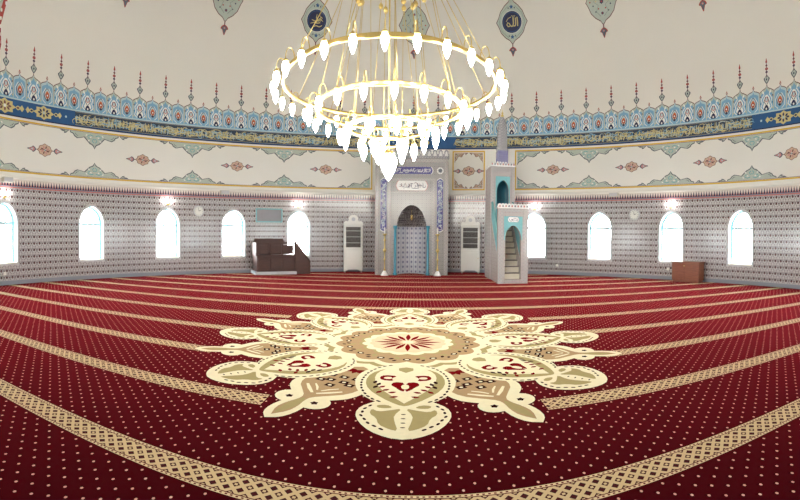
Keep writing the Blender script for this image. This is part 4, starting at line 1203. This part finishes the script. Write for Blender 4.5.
for d, l in ((-90.6, 'small beige loudspeaker box on the tile crest at the far left'), (-43.4, 'small beige loudspeaker box on the tile crest above the fourth left window'), (46.2, 'small beige loudspeaker box on the tile crest, right of the pulpit')):
    t = wall_thing('loudspeaker', l, 'speaker', d, 2.84, 'small loudspeakers on the tile crest')
    bm = bmesh.new(); box(bm, -.16, .16, -.13, -.002, -.07, .07, 0, .015); obj('housing', bm, 'plastic', t)
    bm = bmesh.new(); box(bm, -.14, .14, -.137, -.129, -.055, .055, 0, .002); obj('grille', bm, 'greyframe', t)
for d, z, l in ((-91.0, .32, 'white wall socket under the leftmost window'), (33.4, .35, 'white wall socket to the right of the first window past the pulpit'), (58.4, .36, 'white wall socket left of the brown cabinet')):
    x, y = on_wall(d); bm = bmesh.new(); box(bm, -.045, .045, -.014, -.001, -.045, .045, 0, .004); box(bm, -.025, .025, -.017, -.014, -.025, .025, 0, .002)
    o = obj('wall_socket', bm, 'whitewood'); o.location = (x, y, z); o.rotation_euler = (0, 0, -rad(d)); tag(o, l, 'socket', 'white wall sockets')
t = wall_thing('display_board', 'flat grey display board with turquoise frame on the wall above the preaching seat', 'display board', -33.2, 2.06)
bm = bmesh.new(); 
for a, b, c, e in ((-.49, -.45, -.25, .25), (.45, .49, -.25, .25), (-.45, .45, .21, .25), (-.45, .45, -.25, -.21)): box(bm, a, b, -.05, -.005, c, e, 0, .004)
obj('frame', bm, 'tealtile2', t)
bm = bmesh.new(); box(bm, -.45, .45, -.04, -.01, -.21, .21); obj('panel', bm, 'screen', t)

# ------------------------------------------------------------------ chandelier
HX, HY = -.33, -.10
cd = thing('chandelier', 'huge tiered brass ring chandelier with lit glass bulbs hanging from the dome', 'chandelier', (HX, HY, 0))
def hoop(bm, r, z, h=.055, t=.03, n=96):
    prof = [(r - t / 2, z), (r + t / 2, z), (r + t / 2 + .006, z + h * .2), (r + t / 2, z + h * .5), (r + t / 2 + .006, z + h * .8), (r + t / 2, z + h), (r - t / 2, z + h)]
    rg = [[bm.verts.new((a * math.cos(2 * PI * k / n), a * math.sin(2 * PI * k / n), b)) for k in range(n)] for a, b in prof]
    for i in range(len(rg)):
        A, B = rg[i], rg[(i + 1) % len(rg)]
        for k in range(n): bm.faces.new((A[k], A[(k + 1) % n], B[(k + 1) % n], B[k]))
bulb_me = None
def bulb_mesh(sc=1.0):
    bm = bmesh.new()
    lathe(bm, [(.0, 0), (.026 * sc, 0), (.040 * sc, -.03 * sc), (.046 * sc, -.06 * sc), (.042 * sc, -.10 * sc), (.028 * sc, -.15 * sc), (.012 * sc, -.19 * sc), (0, -.205 * sc)], 12)
    me = bpy.data.meshes.new('bulb'); bm.to_mesh(me); bm.free(); me.materials.append(M['bulb']); return me
def arm_mesh(inn):
    # local x points outward; origin at the holder's bottom
    bm = bmesh.new()
    pts = []
    for k in range(15):
        a = PI * k / 14
        pts.append((-inn / 2 - inn / 2 * math.cos(a) if False else -inn + inn * (1 - math.cos(a)) / 2, 0, .05 + .13 * math.sin(a)))
    tube(bm, pts, .007, 6)
    tube(bm, [(0, 0, .055), (0, 0, .02)], .008, 6)
    lathe(bm, [(0, .03), (.02, .028), (.034, .012), (.036, -.004), (.026, -.012), (0, -.012)], 12)
    me = bpy.data.meshes.new('lamp_arm'); bm.to_mesh(me); bm.free(); me.materials.append(M['brass']); return me
bme = bulb_mesh(); bme2 = bulb_mesh(1.15); arm1 = arm_mesh(.13); arm2 = arm_mesh(.11)
tiers = [(1.58, 3.55, 30, .14, bme, -.010), (1.09, 3.19, 20, .12, bme, .05), (.62, 2.91, 12, .11, bme2, .1), (.28, 2.70, 6, .10, bme2, .3)]
for r, z, cnt, out, bmesh_, ph in tiers:
    bm = bmesh.new(); hoop(bm, r, z, .06 if r > .5 else .045)
    obj('hoop', bm, 'brass', cd, True)
    for k in range(cnt):
        a = -PI / 2 + 2 * PI * (k + .21) / cnt + ph
        o = link(bpy.data.objects.new('lamp_arm', arm1 if r > .7 else arm2), cd)
        o.location = ((r + out) * math.cos(a), (r + out) * math.sin(a), z - .005); o.rotation_euler = (0, 0, a)
        b = link(bpy.data.objects.new('bulb', bmesh_), o); b.location = (0, 0, -.01)
# candle-like small bulbs glow between: large central pendant
bm = bmesh.new(); lathe(bm, [(0, 2.60), (.06, 2.60), (.09, 2.56), (.095, 2.53), (0, 2.53)], 18); o = obj('pendant_cap', bm, 'brass', cd)
bm = bmesh.new(); lathe(bm, [(0, 2.53), (.085, 2.53), (.125, 2.47), (.12, 2.38), (.09, 2.30), (.04, 2.20), (0, 2.15)], 18); obj('pendant_glass', bm, 'bulb', o)
def cable(a, b, r=.006):
    bm = bmesh.new(); tube(bm, [a, b], r, 6); obj('cable', bm, 'brass', cd)
for cnt, r0, z0, r1, z1, ph, q in ((12, 1.58, 3.60, .74, 5.12, .5, .0055), (8, 1.09, 3.24, .66, 5.05, .2, .005), (6, .62, 2.96, .46, 4.92, .7, .005), (3, .28, 2.74, .30, 4.96, .4, .0045)):
    for k in range(cnt):
        a = 2 * PI * (k + ph) / cnt; c, n = math.cos(a), math.sin(a); zz = z1 + (.04 if k % 2 else 0)
        cable((r0 * c, r0 * n, z0), (r1 * c, r1 * n, zz), q)
        cable((r1 * c, r1 * n, zz), (0, 0, 8.6), q * .8)
        bm = bmesh.new(); lathe(bm, [(0, -.045), (.03, -.035), (.042, 0), (.03, .035), (.012, .045), (.012, .06), (0, .06)], 12)
        o = obj('brass_ball', bm, 'brass', cd, True); o.location = (r1 * c, r1 * n, zz)
bm = bmesh.new(); tube(bm, [(0, 0, 2.58), (0, 0, 8.6)], .012, 8); obj('stem', bm, 'brass', cd)
bm = bmesh.new(); tube(bm, [(0, 0, 8.6), (0, 0, ZD + math.sqrt(R * R - HX * HX - HY * HY) - .005)], .02, 8); lathe(bm, [(0, 8.5), (.1, 8.52), (.12, 8.6), (.05, 8.68), (0, 8.7)], 14); obj('hanging_rod', bm, 'brass', cd)

# ------------------------------------------------------------------ daylight
w = bpy.data.worlds.new('daylight'); bpy.context.scene.world = w; w.use_nodes = True
bg = w.node_tree.nodes['Background']; bg.inputs[0].default_value = (.93, .97, 1, 1); bg.inputs[1].default_value = 22.0
sc = bpy.context.scene
sc.view_settings.view_transform = 'Standard'; sc.view_settings.look = 'None'
sc.view_settings.exposure = 0.86; sc.view_settings.gamma = 1.0; sc.view_settings.use_curve_mapping = False
